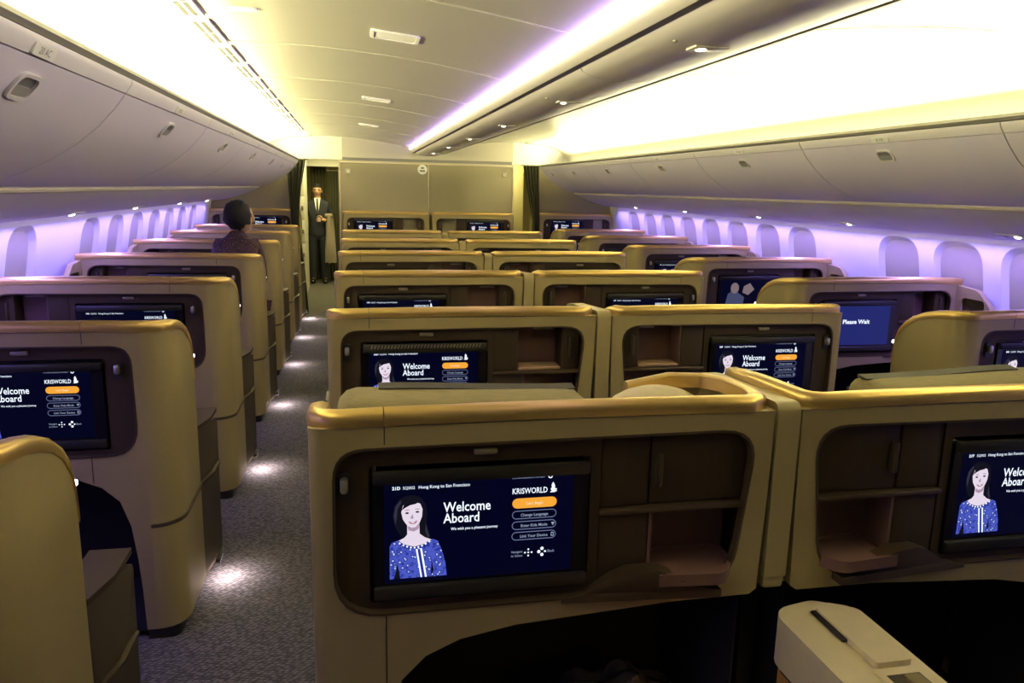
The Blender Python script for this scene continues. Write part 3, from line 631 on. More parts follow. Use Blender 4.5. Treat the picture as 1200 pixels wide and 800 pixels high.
    P.append(('ledge', X(MB().rbox(sf-0.004, o1-0.010, 0.006, 0.148, zl-0.004, zl+0.010, 0.005)).mesh('ledge', 'bronze'), []))
    P.append(('lower_panel', X(MB().rbox(sf+0.001, sf+0.125, 0.020, 0.036, 0.74, zl-0.006, 0.004)).mesh('lower_panel', 'brown'), []))
    P.append(('lower_lining', X(MB().box(sf+0.13, o1-0.02, 0.110, 0.148, 0.735, zl-0.006).box(sf+0.126, sf+0.134, 0.02, 0.148, 0.735, zl-0.006)).mesh('lower_lining', 'mauve', 0), []))
    ty = [(sf+0.14, -0.035, 0), (o1-0.085, -0.050, 0.05), (o1-0.035, 0.02, 0.02), (o1-0.03, 0.108, 0.0), (sf+0.14, 0.108, 0)]
    tl = rloop([(a, b, c) for a, b, c in ty]); tr_ = MB().plate(tl, [], lambda a, b: (a, b, 0.752), lambda a, b: (a, b, 0.772))
    cxm = (sf+0.14+o1-0.03)/2; tin = [(cxm+(a-cxm)*0.90, 0.03+(b-0.03)*0.86) for a, b in tl]
    tr_.plate(tl, [tin], lambda a, b: (a, b, 0.770), lambda a, b: (a, b, 0.782))
    P.append(('drinks_tray', X(tr_).mesh('drinks_tray', 'mauve'), []))
    wv = [(sf-0.09, 0.722), (sf-0.03, 0.735), (sf+0.03, 0.775), (sf+0.07, 0.79), (sf+0.14, 0.79), (sf+0.20, 0.765), (sf+0.26, 0.740), (o1-0.09, 0.735), (o1-0.09, 0.715), (sf-0.09, 0.715)]
    P.append(('tray_fairing', X(MB().plate(wv, [], lambda a, b: (a, -0.006 - 0.035*max(0, min(1, (a-sf)/0.2)), b), lambda a, b: (a, 0.017, b))).mesh('tray_fairing', 'bronze'), []))
    # --- coat hook and call plate
    hk = G['hook']
    h1 = X(MB().rbox(hk-0.009, hk+0.009, -0.010, 0.016, 1.018, 1.052, 0.007)).mesh('hook_flap', 'steel')
    P.append(('coat_hook', X(MB().plate(rrect(hk-0.014, hk+0.014, 0.995, 1.060, 0.012), [], lambda u, w: (u, 0.010, w), lambda u, w: (u, 0.020, w))).mesh('coat_hook', 'plinth'), [('hook_flap', h1)]))
    if not bulk: P.append(('call_plate', X(MB().rbox(G['lamp'][0], G['lamp'][1], 0.006, 0.020, 1.088, 1.103, 0.004)).mesh('call_plate', 'lampcover'), []))
    # --- monitor
    dz += (0.045 if kind == 'centre' else 0.065) if bulk else 0.0
    mx0 = min(s*m0, s*m1)
    mon = X(MB().plate(rrect(m0, m1, 0.755, 1.060, 0.008), [], lambda u, w: (u, 0.012, w), lambda u, w: (u, 0.07, w))).mesh('monitor', 'glass')
    zt_ = 1.030 if not vent else 1.022
    tb = MB().rbox(m0, m1, 0.0, 0.05, zt_, 1.060, 0.006)
    kids = [('top_bezel', X(tb).mesh('top_bezel', 'bezel')), ('bottom_bezel', X(MB().rbox(m0, m1, 0.0, 0.05, 0.755, 0.786, 0.006)).mesh('bottom_bezel', 'bezel'))]
    if vent:
        vb = MB()
        for q in range(34): vb.add([(m0+0.03+q*0.013, -0.0015, 1.042), (m0+0.036+q*0.013, -0.0015, 1.042), (m0+0.041+q*0.013, -0.0015, 1.056), (m0+0.035+q*0.013, -0.0015, 1.056)], [(0,1,2,3)])
        kids.append(('vent_slots', X(vb).mesh('vent_slots', 'lampcover', 0)))
    P.append(('monitor', mon, kids)); mdz = dz
    # --- footwell, plinth, side trim, arm panel, lamp
    if not bulk:
        fw = MB().plate([(0.20, 0.06), (Wd-0.035, 0.06), (Wd-0.035, 0.69), (0.20, 0.69)], [], lambda u, w: (u, 0.42, w), lambda u, w: (u, 0.425, w))
        fw.box(0.145, Wd-0.02, 0.032, 0.42, 0.688, 0.70).box(Wd-0.035, Wd-0.03, 0.05, 0.42, 0.05, 0.69).box(0.143, 0.150, 0.032, 0.42, 0.05, 0.63).box(0.145, Wd-0.03, 0.032, 0.42, 0.03, 0.05)
        P.append(('footwell', XF(fw).mesh('footwell', 'black', 0), []))
        pl = rloop([(0.03, 0.02, 0.04), (0.14, 0.02, 0.0), (0.14, 0.64, 0.0), (0.03, 0.64, 0.05)])
        pb = MB().plate(pl, [], lambda a, b: (a, b, 0.0), lambda a, b: (a, b, 0.052)); pb.box(0.14, Wd-0.05, 0.10, 0.60, 0.0, 0.03)
        P.append(('plinth', XF(pb).mesh('plinth', 'plinth'), []))
        tp = [(p[0], p[1], 0.455) for p in reversed(path)] ; tp = [(-0.029, 0.655, 0.455), (-0.029, 0.52, 0.455), (-0.002, 0.395, 0.455)] + [(a-0.001, b, c) for a, b, c in tp]
        P.append(('side_trim', XF(MB().sweep(tp, [(0.008, -0.008), (-0.005, -0.006), (-0.005, 0.006), (0.008, 0.008)])).mesh('side_trim', 'bronze'), []))
        a_ = MB().plate(rloop([(0.392, 0.052, 0), (0.64, 0.052, 0.05), (0.67, 0.66, 0.03), (0.392, 0.69, 0.0)]), [], lambda d, w: (-0.028*min(1, (d-0.392)/0.12), d, w), lambda d, w: (0.07, d, w))
        P.append(('arm_panel', XF(a_).mesh('arm_panel', 'armside'), []))
        P.append(('arm_pad', XF(MB().plate([(-0.002, 0.394), (-0.030, 0.51), (-0.030, 0.66), (0.074, 0.66), (0.074, 0.394)], [], lambda a, b: (a, b, 0.688), lambda a, b: (a, b, 0.704))).mesh('arm_pad', 'bronze'), []))
        P.append(('wing_lamp', XF(MB().rbox(-0.004, 0.008, 0.388, 0.398, 0.988, 1.002, 0.003)).mesh('wing_lamp', 'led_white'), []))
        # --- the seat itself, ahead of its shell
        bk = MB().plate(rloop([(0.165, 0.706, 0), (0.43, 0.706, 0), (0.43, 0.51, 0), (0.56, 0.51, 0.03), (0.24, 1.06, 0.03), (0.165, 1.05, 0.02)]), [], lambda d, w: (0.09, d, w), lambda d, w: (Wd-0.09, d, w))
        P.append(('backrest', XF(bk).mesh('backrest', 'seatfab'), []))
        wC = 0.60 if kind == 'centre' else 0.70; tz = 0.0 if pads else -0.045
        hp = MB().rbox(0.055, 0.055+wC+0.05, 0.175, 0.395, 0.98+tz, 1.160+tz, 0.05, 3)
        hp.xf(lambda p: Vector((p.x, p.y - 0.03*max(0, 1.15-p.z), p.z + 0.006*math.sin(p.x*9) - 0.05*max(0, p.x-0.5))))
        P.append(('headrest', XF(hp).mesh('headrest', 'olive'), []))
        fl_ = MB().add([], [])
        n_ = 10; vs = []; fs = []
        for i in range(n_+1):
            t = i/n_; u = 0.16 + 0.52*t; z = 1.160 + tz + 0.006*math.sin(u*9) - 0.05*max(0, u-0.5)
            vs += [(u, 0.318, z-0.002), (u, 0.318, z+0.001), (u, 0.358, z+0.006), (u, 0.358, z-0.004)]
        for i in range(n_):
            for k in range(4): fs.append((4*i+k, 4*i+(k+1)%4, 4*i+4+(k+1)%4, 4*i+4+k))
        fs += [(0,1,2,3), (4*n_+3, 4*n_+2, 4*n_+1, 4*n_)]
        P.append(('headrest_edge', XF(MB().add(vs, fs)).mesh('headrest_edge', 'strip_dark'), []))
        P.append(('seat_cushion', XF(MB().rbox(0.085, Wd-0.08, 0.435, 0.85, 0.36, 0.50, 0.045, 3)).mesh('seat_cushion', 'seatfab'), []))
        P.append(('seat_base', XF(MB().box(0.16, Wd-0.12, 0.44, 0.80, 0.03, 0.36)).mesh('seat_base', 'black', 0), []))
        if kind == 'centre':
            pw = MB().ell((Wd-0.215, 0.232, 1.105 + (tz if s > 0 else -0.045)), (0.135, 0.070, 0.070), 18, 10)
            P.append(('wing_pad', XF(pw).mesh('wing_pad', 'cream'), []))
        else:
            pk = MB().plate(rloop([(-0.29, 0.60, 0), (0.0, 0.60, 0), (0.0, 1.155, 0), (-0.16, 1.14, 0.08), (-0.28, 1.04, 0.10)]), [rrect(-0.225, -0.045, 0.98, 1.085, 0.03)], lambda d, w: (Wd-0.035, d, w), lambda d, w: (Wd-0.002, d, w))
            pocket = XF(MB().plate(rrect(-0.23, -0.04, 0.975, 1.09, 0.03), [], lambda d, w: (Wd-0.018, d, w), lambda d, w: (Wd-0.004, d, w))).mesh('pocket', 'bronze')
            P.append(('side_panel', XF(pk).mesh('side_panel', 'shell'), [('pocket', pocket)]))
            P.append(('side_console', XF(MB().rbox(Wd-0.20, Wd-0.035, 0.44, 0.80, 0.05, 0.60, 0.02)).mesh('side_console', 'shell'), []))
    else:
        P.append(('lower_cabinet', XF(MB().box(0.145, Wd-0.03, 0.03, 0.085, 0.05, 0.86)).mesh('lower_cabinet', 'black', 0), []))
        P.append(('plinth', XF(MB().box(0.03, Wd-0.03, 0.015, 0.085, 0.0, 0.05)).mesh('plinth', 'plinth', 0), []))
    return P, (mx0, 1.030 + mdz)
_cache = {}
def place_seat(name, kind, s, loc, label, group, number, opened=True, bulk=False, vent=False, screen='welcome', cat='seat', pads=False):
    key = (kind, s, opened, bulk, vent, pads)
    if key not in _cache: _cache[key] = seat_parts(*key)
    P, (mx, mz) = _cache[key]
    root = empty(name, loc); tag(root, label, cat, group)
    for nm, me, kids in P:
        if bulk and nm == 'shell':
            pass
        o = link(nm, me, root)
        for k, km in kids: link(k, km, o)
        if nm == 'monitor':
            def scr(k, me_):
                c = link(k, me_, o); c.location = (mx, 0.0118, mz); return c
            if screen == 'welcome':
                scr('display', SM['display']); scr('portrait', SM['portrait']); [scr(k_, q_) for k_, q_ in SM['lettering']]; scr('bird_logo', SM['logo'])
                for b_ in ('b1', 'b2', 'b3', 'b4'): scr('button', SM[b_])
                vs, fs = text_mb(number, sx(0.086), sz(0.060), 0.0104, 'LEFT', -0.0012, 1.0, 0.0003)
                scr('seat_number', MB().add(vs, fs).mesh('seat_number', ['s_white'], 0))
            elif screen == 'wait':
                scr('display', SM['wait_display']); scr('lettering', SM['wait'])
            else:
                scr('display', SM['display']); scr('picture', SM['video'])
    return root
CY = [1.60, 3.00, 4.40, 5.80, 7.20, 8.60]
rowtxt = ['front-most and largest in view', 'second row away', 'third row away', 'fourth row away', 'fifth row away', 'sixth row away, just before the bulkhead']
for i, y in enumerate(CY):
    a = ['Champagne seat shell with gold rail and large Welcome screen, closest in the left-centre column', 'Seat shell of the left-centre column in the second row, slotted vent above its screen',
         'Seat shell of the left-centre column, third from the camera, screen half hidden', 'Seat shell of the left-centre column, fourth from the camera, only its top showing',
         'Seat shell of the left-centre column, fifth from the camera', 'Seat shell of the left-centre column, last before the bulkhead screens'][i]
    place_seat('business_seat', 'centre', 1, (-0.10, y, 0), a, 'seats of the left-centre column', '%dD' % (21-i), opened=i > 0, vent=(i == 1), pads=i == 0)
    b = ['Champagne seat shell cut by the right picture edge, closed cabinet left of its screen', 'Seat shell of the right-centre column in the second row, whole Welcome screen showing',
         'Seat shell of the right-centre column, third from the camera, top half of its screen showing', 'Seat shell of the right-centre column, fourth from the camera, only its top showing',
         'Seat shell of the right-centre column, fifth from the camera', 'Seat shell of the right-centre column, last before the bulkhead screens'][i]
    place_seat('business_seat', 'centre', -1, (2.14, y, 0), b, 'seats of the right-centre column', '%dF' % (21-i), opened=i > 0, pads=i == 0)
    # divider panel between the pair
    dv = empty('seat_divider', (1.02, y, 0)); tag(dv, ['Beige upright divider between the two nearest centre seats', 'Beige upright divider between the second-row centre seats', 'Beige divider between the third-row centre seats', 'Beige divider between the fourth-row centre seats', 'Beige divider between the fifth-row centre seats', 'Beige divider between the centre seats nearest the bulkhead'][i], 'divider', 'dividers between the centre seats')
    MB().plate(rloop([(-0.004, 0.735, 0.0), (-0.004, 1.185, 0.03), (0.50, 1.150, 0.10), (0.56, 0.735, 0.0)]), [], lambda d, w: (-0.0295, d, w), lambda d, w: (0.0295, d, w)).build('panel', 'shell', dv)
    MB().box(-0.022, 0.022, 0.10, 0.56, 0.0, 0.735).build('support', 'black', dv, 0)  # black colour stands in for the shadow below the divider
    MB().rbox(-0.029, 0.029, 0.0, 0.10, 0.700, 0.7345, 0.01).build('bracket', 'shell', dv)
LY = [1.42, 2.78, 4.10, 5.50, 6.90, 8.25, 9.50]
ll = ['Left window seat closest to the camera, only its aisle wing in view', 'Left window seat second from the camera, screen cut by the left picture edge', 'Left window seat third from the camera, top strip of its screen showing', 'Left window seat fourth from the camera, right behind the dark-haired woman', 'Left window seat just ahead of the dark-haired woman', 'Left window seat sixth from the camera', 'Left window seat last before the left bulkhead screen']
for i, y in enumerate(LY):
    place_seat('business_seat', 'window', -1, (-0.625, y, 0), ll[i], 'left window seats', '%dA' % (21-i))
RY = [2.77, 4.02, 5.35, 6.62, 8.0, 9.28]
rl = ['Right window seat closest to the camera, beige wing cut by the right picture edge', 'Right window seat whose blue screen reads Please Wait', 'Right window seat with a dim picture on its screen, third from the camera', 'Right window seat fourth from the camera', 'Right window seat fifth from the camera', 'Right window seat last before the right bulkhead screen']
for i, y in enumerate(RY):
    place_seat('business_seat', 'window', 1, (2.50 if i else 2.53, y, 0), rl[i], 'right window seats', '%dK' % (20-i), screen={1: 'wait', 2: 'video'}.get(i, 'welcome'))
BK = [('centre', 1, (-0.105, 10.13, 0), 'Screen console on the bulkhead at the end of the left-centre column', '14D'), ('centre', -1, (2.12, 10.13, 0), 'Screen console on the bulkhead at the end of the right-centre column', '14F'),
      ('window', -1, (-0.66, 10.80 - 0.30, 0), 'Screen console at the far end of the left window seats', '14A'), ('window', 1, (2.50, 10.50, 0), 'Screen console at the far end of the right window seats', '14K')]
for kind, s, loc, lab, num in BK:
    place_seat('bulkhead_console', kind, s, loc, lab, 'screen consoles on the bulkhead', num, bulk=True, cat='console')
# floor lamps along the left aisle: lens under each left seat's edge with its own small lamp
for i, y in enumerate(LY):
    r = empty('floor_lamp', (-0.560, y + 0.46, 0.0)); tag(r, ['Aisle floor lamp under the closest left window seat', 'Aisle floor lamp under the second left window seat', 'Aisle floor lamp under the third left window seat', 'Aisle floor lamp under the fourth left window seat', 'Aisle floor lamp under the fifth left window seat', 'Aisle floor lamp under the sixth left window seat', 'Aisle floor lamp under the last left window seat'][i], 'floor lamp', 'aisle floor lamps')
    MB().rbox(-0.030, -0.010, -0.05, 0.05, 0.092, 0.108, 0.004).build('lamp_housing', 'plinth', r)
    MB().box(-0.028, -0.012, -0.04, 0.04, 0.0895, 0.0918).build('lamp_lens', 'floor_em', r, 0)
    L_ = bpy.data.lights.new('floor_lamp_light', 'AREA'); L_.shape = 'RECTANGLE'; L_.size = 0.08; L_.size_y = 0.02; L_.energy = 1.6; L_.color = (1.0, 0.82, 0.95)
    lo = bpy.data.objects.new('floor_lamp_light', L_); COL.objects.link(lo); lo.parent = r; lo.location = (0.0, 0, 0.088)
    lo.rotation_euler = Vector((0.35, -0.05, -1.0)).to_track_quat('-Z', 'Y').to_euler()

# ---- console armrest between the camera's own pair of seats
ar = empty('armrest_console', (1.10, 1.2, 0)); tag(ar, 'Cream armrest console with a lid and pocket, bottom right of the picture', 'armrest')
MB().plate(rloop([(-0.105, -1.0, 0), (0.115, -1.0, 0), (0.115, 0.33, 0.03), (0.02, 0.385, 0.05), (-0.105, 0.36, 0.07)]), [], lambda a, b: (a, b, 0.545), lambda a, b: (a, b, 0.668)).build('body', 'cream', ar, 30)
MB().plate(rloop([(-0.005, 0.10, 0.01), (0.085, 0.10, 0.01), (0.085, 0.32, 0.03), (0.03, 0.35, 0.03), (-0.005, 0.33, 0.02)]), [], lambda a, b: (a, b, 0.668), lambda a, b: (a, b, 0.682)).build('lid', 'cream', ar, 30)
MB().rbox(-0.002, 0.082, -0.95, 0.075, 0.655, 0.6705, 0.004).build('pocket_floor', 'seatfab', ar)
MB().rbox(0.030, 0.072, -0.95, 0.065, 0.660, 0.679, 0.008).build('pad', 'olive', ar)
MB().rbox(-0.020, -0.004, -0.95, 0.09, 0.664, 0.676, 0.005).build('pocket_rim', 'cream', ar)
MB().rbox(-0.018, 0.02, 0.20, 0.33, 0.6685, 0.676, 0.004).build('hinge', 'plinth', ar)
MB().rbox(-0.085, -0.02, -1.0, 0.345, 0.03, 0.544, 0.01).build('side_board', 'amber', ar)
MB().rbox(-0.02, 0.10, -1.0, 0.25, 0.0, 0.544, 0.01).build('pedestal', 'black', ar)
cu = MB().rbox(1.60, 2.10, 0.65, 1.44, 0.38, 0.52, 0.06, 3).build('seat_cushion', 'seatfab'); tag(cu, 'grey-brown cushion corner at the bottom right picture edge', 'cushion')
cb = MB().box(1.74, 2.05, 0.70, 1.34, 0.0, 0.385).build('support', 'black', smooth=0); cb.parent = cu
al = bpy.data.lights.new('added_console_glow', 'AREA'); al.shape = 'RECTANGLE'; al.size = 0.03; al.size_y = 0.5; al.energy = 0.6; al.color = (1.0, 0.6, 0.2)  # added warm light under the console, put in to brighten the side board
ao = bpy.data.objects.new('added_console_glow', al); COL.objects.link(ao); ao.parent = ar; ao.location = (-0.10, 0.0, 0.535); ao.rotation_euler = (0, 0.35, 0)
MB().rbox(-0.104, -0.09, -0.3, 0.3, 0.5365, 0.5445, 0.002).build('added_lamp_strip', 'plinth', ar)  # invented unlit strip that goes with the added glow
# ---- dark plastic-wrapped bundle in the nearest footwell
def crumple(p):
    q = p.copy(); k = 1 + 0.10*math.sin(9*p.x+2*p.y) + 0.08*math.sin(11*p.y+5*p.z) + 0.06*math.sin(13*p.z+4*p.x); return q*k
bg = MB().ell((0.70, 1.84, 0.215), (0.19, 0.13, 0.13), 28, 16, fn=crumple).build('wrapped_bundle', 'plasticbag', None, 20); tag(bg, 'dark crumpled plastic-wrapped bundle in the footwell of the nearest seat', 'bundle')
# ================================================================== BULKHEAD SIGNS
sg = empty('round_sign', (0.915, YB-0.003, 1.895)); tag(sg, 'small round white sign at the top middle of the bulkhead', 'sign')
def disc(r, n=24): return [(r*math.cos(2*PI*i/n), r*math.sin(2*PI*i/n)) for i in range(n)]
dd = MB().plate(disc(0.062), [], lambda a, b: (a, -0.003, b), lambda a, b: (a, 0.003, b)).build('disc', 'sign', sg, 0)
mb = MB(); mb.plate(rrect(-0.035, 0.035, -0.012, 0.012, 0.006), [], lambda a, b: (a, -0.0040, b-0.018), lambda a, b: (a, -0.003, b-0.018)); mb.plate(rrect(-0.022, 0.022, -0.012, 0.012, 0.006), [], lambda a, b: (a, -0.0040, b+0.020), lambda a, b: (a, -0.003, b+0.020)); mb.build('symbol', 'signdark', dd, 0)
for x, lab in ((-0.03, 'small square plate at the top left of the bulkhead'), (2.0, 'small square plate at the top right of the bulkhead')):
    p = MB().rbox(x-0.032, x+0.032, YB-0.008, YB-0.0005, 1.82, 1.884, 0.003).build('square_plate', 'bulkframe'); tag(p, lab, 'plate', 'square plates on the bulkhead')
    q = MB().plate(rrect(x-0.02, x+0.02, 1.832, 1.872, 0.006), [], lambda a, b: (a, YB-0.0095, b), lambda a, b: (a, YB-0.008, b)).build('symbol', 'sign', p, 0)

# ================================================================== CURTAINS AND GALLEY
def curtain(name, x0, x1, y, z0, z1, folds, gather, label, xg=None, group='aisle curtains'):
    """hanging pleated cloth; gather = list of (z fraction, width scale, x shift)"""
    r = empty(name, ((x0+x1)/2, y, 0)); tag(r, label, 'curtain', group)
    n = folds*8; m_ = 16; vs = []; fs = []; w = x1-x0
    for j in range(m_+1):
        t = j/m_; z = z0 + (z1-z0)*t; sc = interp([(g[0], g[1]) for g in gather], t); sh = interp([(g[0], g[2]) for g in gather], t)
        for i in range(n+1):
            q = i/n - 0.5; vs.append((q*w*sc + sh, 0.035*math.sin(i/n*folds*2*PI + 0.6*math.sin(t*3)), z))
    for j in range(m_):
        for i in range(n): a = j*(n+1)+i; fs.append((a, a+1, a+n+2, a+n+1))
    k = len(vs); vs += [(x, yy+0.006, z) for x, yy, z in vs]; fs += [tuple(reversed([q+k for q in f])) for f in fs]
    MB().add(vs, fs).build('cloth', 'curtain', r, 60)
    MB().tube([(-w/2-0.03, 0, z1+0.008), (w/2+0.03, 0, z1+0.008)], 0.008).build('rail', 'rail', r)
    return r
curtain('curtain', -0.80, -0.56, YB+0.20, 0.0, 1.985, 5, [(0, 0.5, 0.045), (0.30, 0.42, 0.02), (0.58, 0.40, -0.035), (0.8, 0.62, -0.03), (1, 1, 0)], 'dark curtain gathered at the end of the left overhead bins')
curtain('curtain', 2.30, 2.52, YB+0.20, 0.0, 1.985, 5, [(0, 0.5, 0.07), (0.45, 0.5, 0.08), (0.62, 0.42, 0.09), (1, 1, 0)], 'dark curtain gathered at the end of the right overhead bins')
curtain('curtain', -0.70, -0.42, 14.3, 0.0, 1.98, 5, [(0, 1, 0), (1, 1, 0)], 'dark curtain behind the man in the suit, left of his head')
curtain('curtain', -0.38, -0.20, 14.05, 0.0, 1.91, 4, [(0, 1, 0), (1, 1, 0)], 'dark curtain between the man in the suit and the bulkhead')
curtain('curtain', 2.22, 2.32, 12.2, 0.0, 1.95, 3, [(0, 1, 0), (1, 1, 0)], 'narrow dark curtain just right of the bulkhead edge')
def unit(x0, x1, y0, y1, m_, label, doors, face, kx):
    r = empty('galley_unit', ((x0+x1)/2, y0, 0)); tag(r, label, 'galley unit')
    cx = (x0+x1)/2
    MB().box(x0-cx, x1-cx, 0, y1-y0, 0.0, 2.05).build('body', m_, r, 0)
    for z0, z1 in doors:
        d = MB().rbox(x0-cx+0.01, x1-cx-0.01, -0.012, 0.0, z0+0.008, z1-0.008, 0.004).build('door', m_, r)
        MB().rbox(kx-cx-0.016, kx-cx+0.016, -0.030, -0.012, (z0+z1)/2-0.03, (z0+z1)/2+0.03, 0.006).build('latch', 'latch', d)
    return r
unit(-1.15, -0.70, 12.4, 13.2, 'lockerw', 'white galley unit with dark latches left of the man in the suit', [(0.05, 0.42), (0.42, 0.78), (0.78, 1.14), (1.14, 1.5), (1.5, 2.0)], 1, -0.735)
unit(2.36, 2.72, 12.3, 13.0, 'locker', 'yellowish galley locker seen past the right curtain', [(0.05, 1.0), (1.0, 1.95)], 1, 2.46)

# ================================================================== PEOPLE
def skinned(verts, edges, radii, root, name, matname, parent, sub=2):
    me = bpy.data.meshes.new('tmp'); me.from_pydata([Vector(v) for v in verts], edges, [])
    o = bpy.data.objects.new('tmp', me); COL.objects.link(o)
    md = o.modifiers.new('skin', 'SKIN'); md.use_smooth_shade = True
    for i, r in enumerate(radii):
        rr = r if isinstance(r, tuple) else (r, r); me.skin_vertices[0].data[i].radius = rr
    me.skin_vertices[0].data[root].use_root = True
    sb = o.modifiers.new('sub', 'SUBSURF'); sb.levels = sub; sb.render_levels = sub
    dg = bpy.context.evaluated_depsgraph_get(); out = bpy.data.meshes.new_from_object(o.evaluated_get(dg))
    bpy.data.objects.remove(o); bpy.data.meshes.remove(me)
    out.materials.clear(); out.materials.append(M[matname])
    for p in out.polygons: p.use_smooth = True; p.material_index = 0
    return link(name, out, parent)
def chain(V, E, R, pts, start=None):
    last = start
    for p, r in pts:
        V.append(p); R.append(r); i = len(V)-1
        if last is not None: E.append((last, i))
        last = i
    return last
def head_fn(p):
    q = p.copy()
    if q.z < 0: q.x *= 1 - 0.28*(-q.z)**1.5; q.y *= 1 - 0.12*(-q.z)
    return q
def face_parts(root, c, rx, ry, rz, fwd, female=False):
    """eyes, brows, nose, mouth, ears, hair round a head centre c; fwd = +1/-1 along y"""
    cx, cy, cz = c
    for sx_ in (-1, 1):
        MB().ell((cx+sx_*0.032, cy+fwd*ry*0.90, cz+0.004), (0.013, 0.008, 0.006), 10, 6).build('eye', 'eye', root)
        MB().rbox(cx+sx_*0.032-0.019, cx+sx_*0.032+0.019, cy+fwd*ry*0.93-0.006, cy+fwd*ry*0.93+0.006, cz+0.020, cz+0.027, 0.003).build('eyebrow', 'hair', root)
        MB().ell((cx+sx_*rx*0.98, cy-fwd*0.005, cz-0.008), (0.010, 0.020, 0.032), 10, 6).build('ear', 'skin', root)
    MB().ell((cx, cy+fwd*(ry+0.004), cz-0.024), (0.015, 0.018, 0.026), 10, 6).build('nose', 'skin', root)
    MB().ell((cx, cy+fwd*ry*0.93, cz-0.062), (0.024, 0.009, 0.008), 10, 6).build('mouth', 'lip', root)
def hair_cap(root, c, rx, ry, rz, fwd, low):
    cx, cy, cz = c
    def fn(p):
        q = p*1.0; f = p.y*fwd
        lim = 0.40 if f > 0.45 else (low if f < 0.05 else low + (0.40-low)*((f-0.05)/0.40))
        if q.z < lim: q = Vector((q.x*0.93, q.y*0.93, max(q.z, lim-0.12)))
        return q
    MB().ell((cx, cy-fwd*0.006, cz+0.004), (rx*1.06, ry*1.06, rz*1.07), 28, 22, fn=fn).build('hair', 'hair', root, 60)
# ---- man in a dark suit, standing in the galley aisle, facing the camera
man = empty('person', (-0.56, 13.7, 0)); tag(man, 'man in a dark suit and tie standing in the far aisle, garment over his arm', 'person')
V, E, R_ = [], [], []
hip = chain(V, E, R_, [((0, 0, 0.92), (0.13, 0.10))])
nk = chain(V, E, R_, [((0, 0, 1.10), (0.12, 0.09)), ((0, 0, 1.28), (0.15, 0.10)), ((0, 0, 1.38), (0.12, 0.08)), ((0, -0.005, 1.45), (0.055, 0.055)), ((0, -0.015, 1.50), (0.055, 0.06))], hip)
chain(V, E, R_, [((0, -0.025, 1.56), (0.068, 0.085)), ((0, -0.02, 1.625), (0.075, 0.09)), ((0, -0.01, 1.68), (0.05, 0.06))], nk)
body = (list(V), list(E), list(R_)); chest = 2
for s_ in (-1, 1):
    pts = [((s_*0.155, 0, 1.335), 0.050), ((s_*0.220, 0.02, 1.12), 0.044)]
    if s_ < 0: pts += [((s_*0.235, -0.03, 0.90), 0.038), ((s_*0.235, -0.045, 0.86), 0.028), ((s_*0.232, -0.05, 0.80), 0.032)]
    else: pts += [((s_*0.15, -0.16, 1.08), 0.038), ((s_*0.115, -0.19, 1.09), 0.028), ((s_*0.06, -0.21, 1.10), 0.032)]
    chain(V, E, R_, pts, chest)
    chain(V, E, R_, [((s_*0.085, 0, 0.84), 0.085), ((s_*0.095, -0.01, 0.48), 0.058), ((s_*0.10, 0.01, 0.10), 0.040), ((s_*0.105, -0.06, 0.045), 0.035)], hip)
skinned(V, E, R_, 0, 'body', 'skin', man)
def clothes(V2, E2, R2, name, m_): return skinned(V2, E2, R2, 0, name, m_, man)
V, E, R_ = [], [], []
h0 = chain(V, E, R_, [((0, 0, 0.74), (0.185, 0.135))]); c1 = chain(V, E, R_, [((0, 0, 0.88), (0.172, 0.130)), ((0, 0, 1.08), (0.155, 0.118)), ((0, 0, 1.28), (0.180, 0.122))], h0)
chain(V, E, R_, [((0, 0.01, 1.40), (0.135, 0.090)), ((0, 0.012, 1.455), (0.075, 0.065))], c1)
for s_ in (-1, 1):
    pts = [((s_*0.168, 0, 1.355), 0.072), ((s_*0.222, 0.02, 1.12), 0.060)] + ([((s_*0.238, -0.03, 0.90), 0.050), ((s_*0.238, -0.04, 0.86), 0.050)] if s_ < 0 else [((s_*0.15, -0.16, 1.08), 0.050), ((s_*0.12, -0.185, 1.09), 0.046)])
    chain(V, E, R_, pts, c1)
clothes(V, E, R_, 'jacket', 'suit')
V, E, R_ = [], [], []
h0 = chain(V, E, R_, [((0, 0, 1.02), (0.135, 0.105)), ((0, 0, 0.92), (0.160, 0.122))])
for s_ in (-1, 1): chain(V, E, R_, [((s_*0.088, 0, 0.80), 0.105), ((s_*0.097, -0.01, 0.48), 0.080), ((s_*0.10, 0.01, 0.10), 0.070), ((s_*0.10, 0.0, 0.05), 0.066)], h0)
clothes(V, E, R_, 'trousers', 'suit')
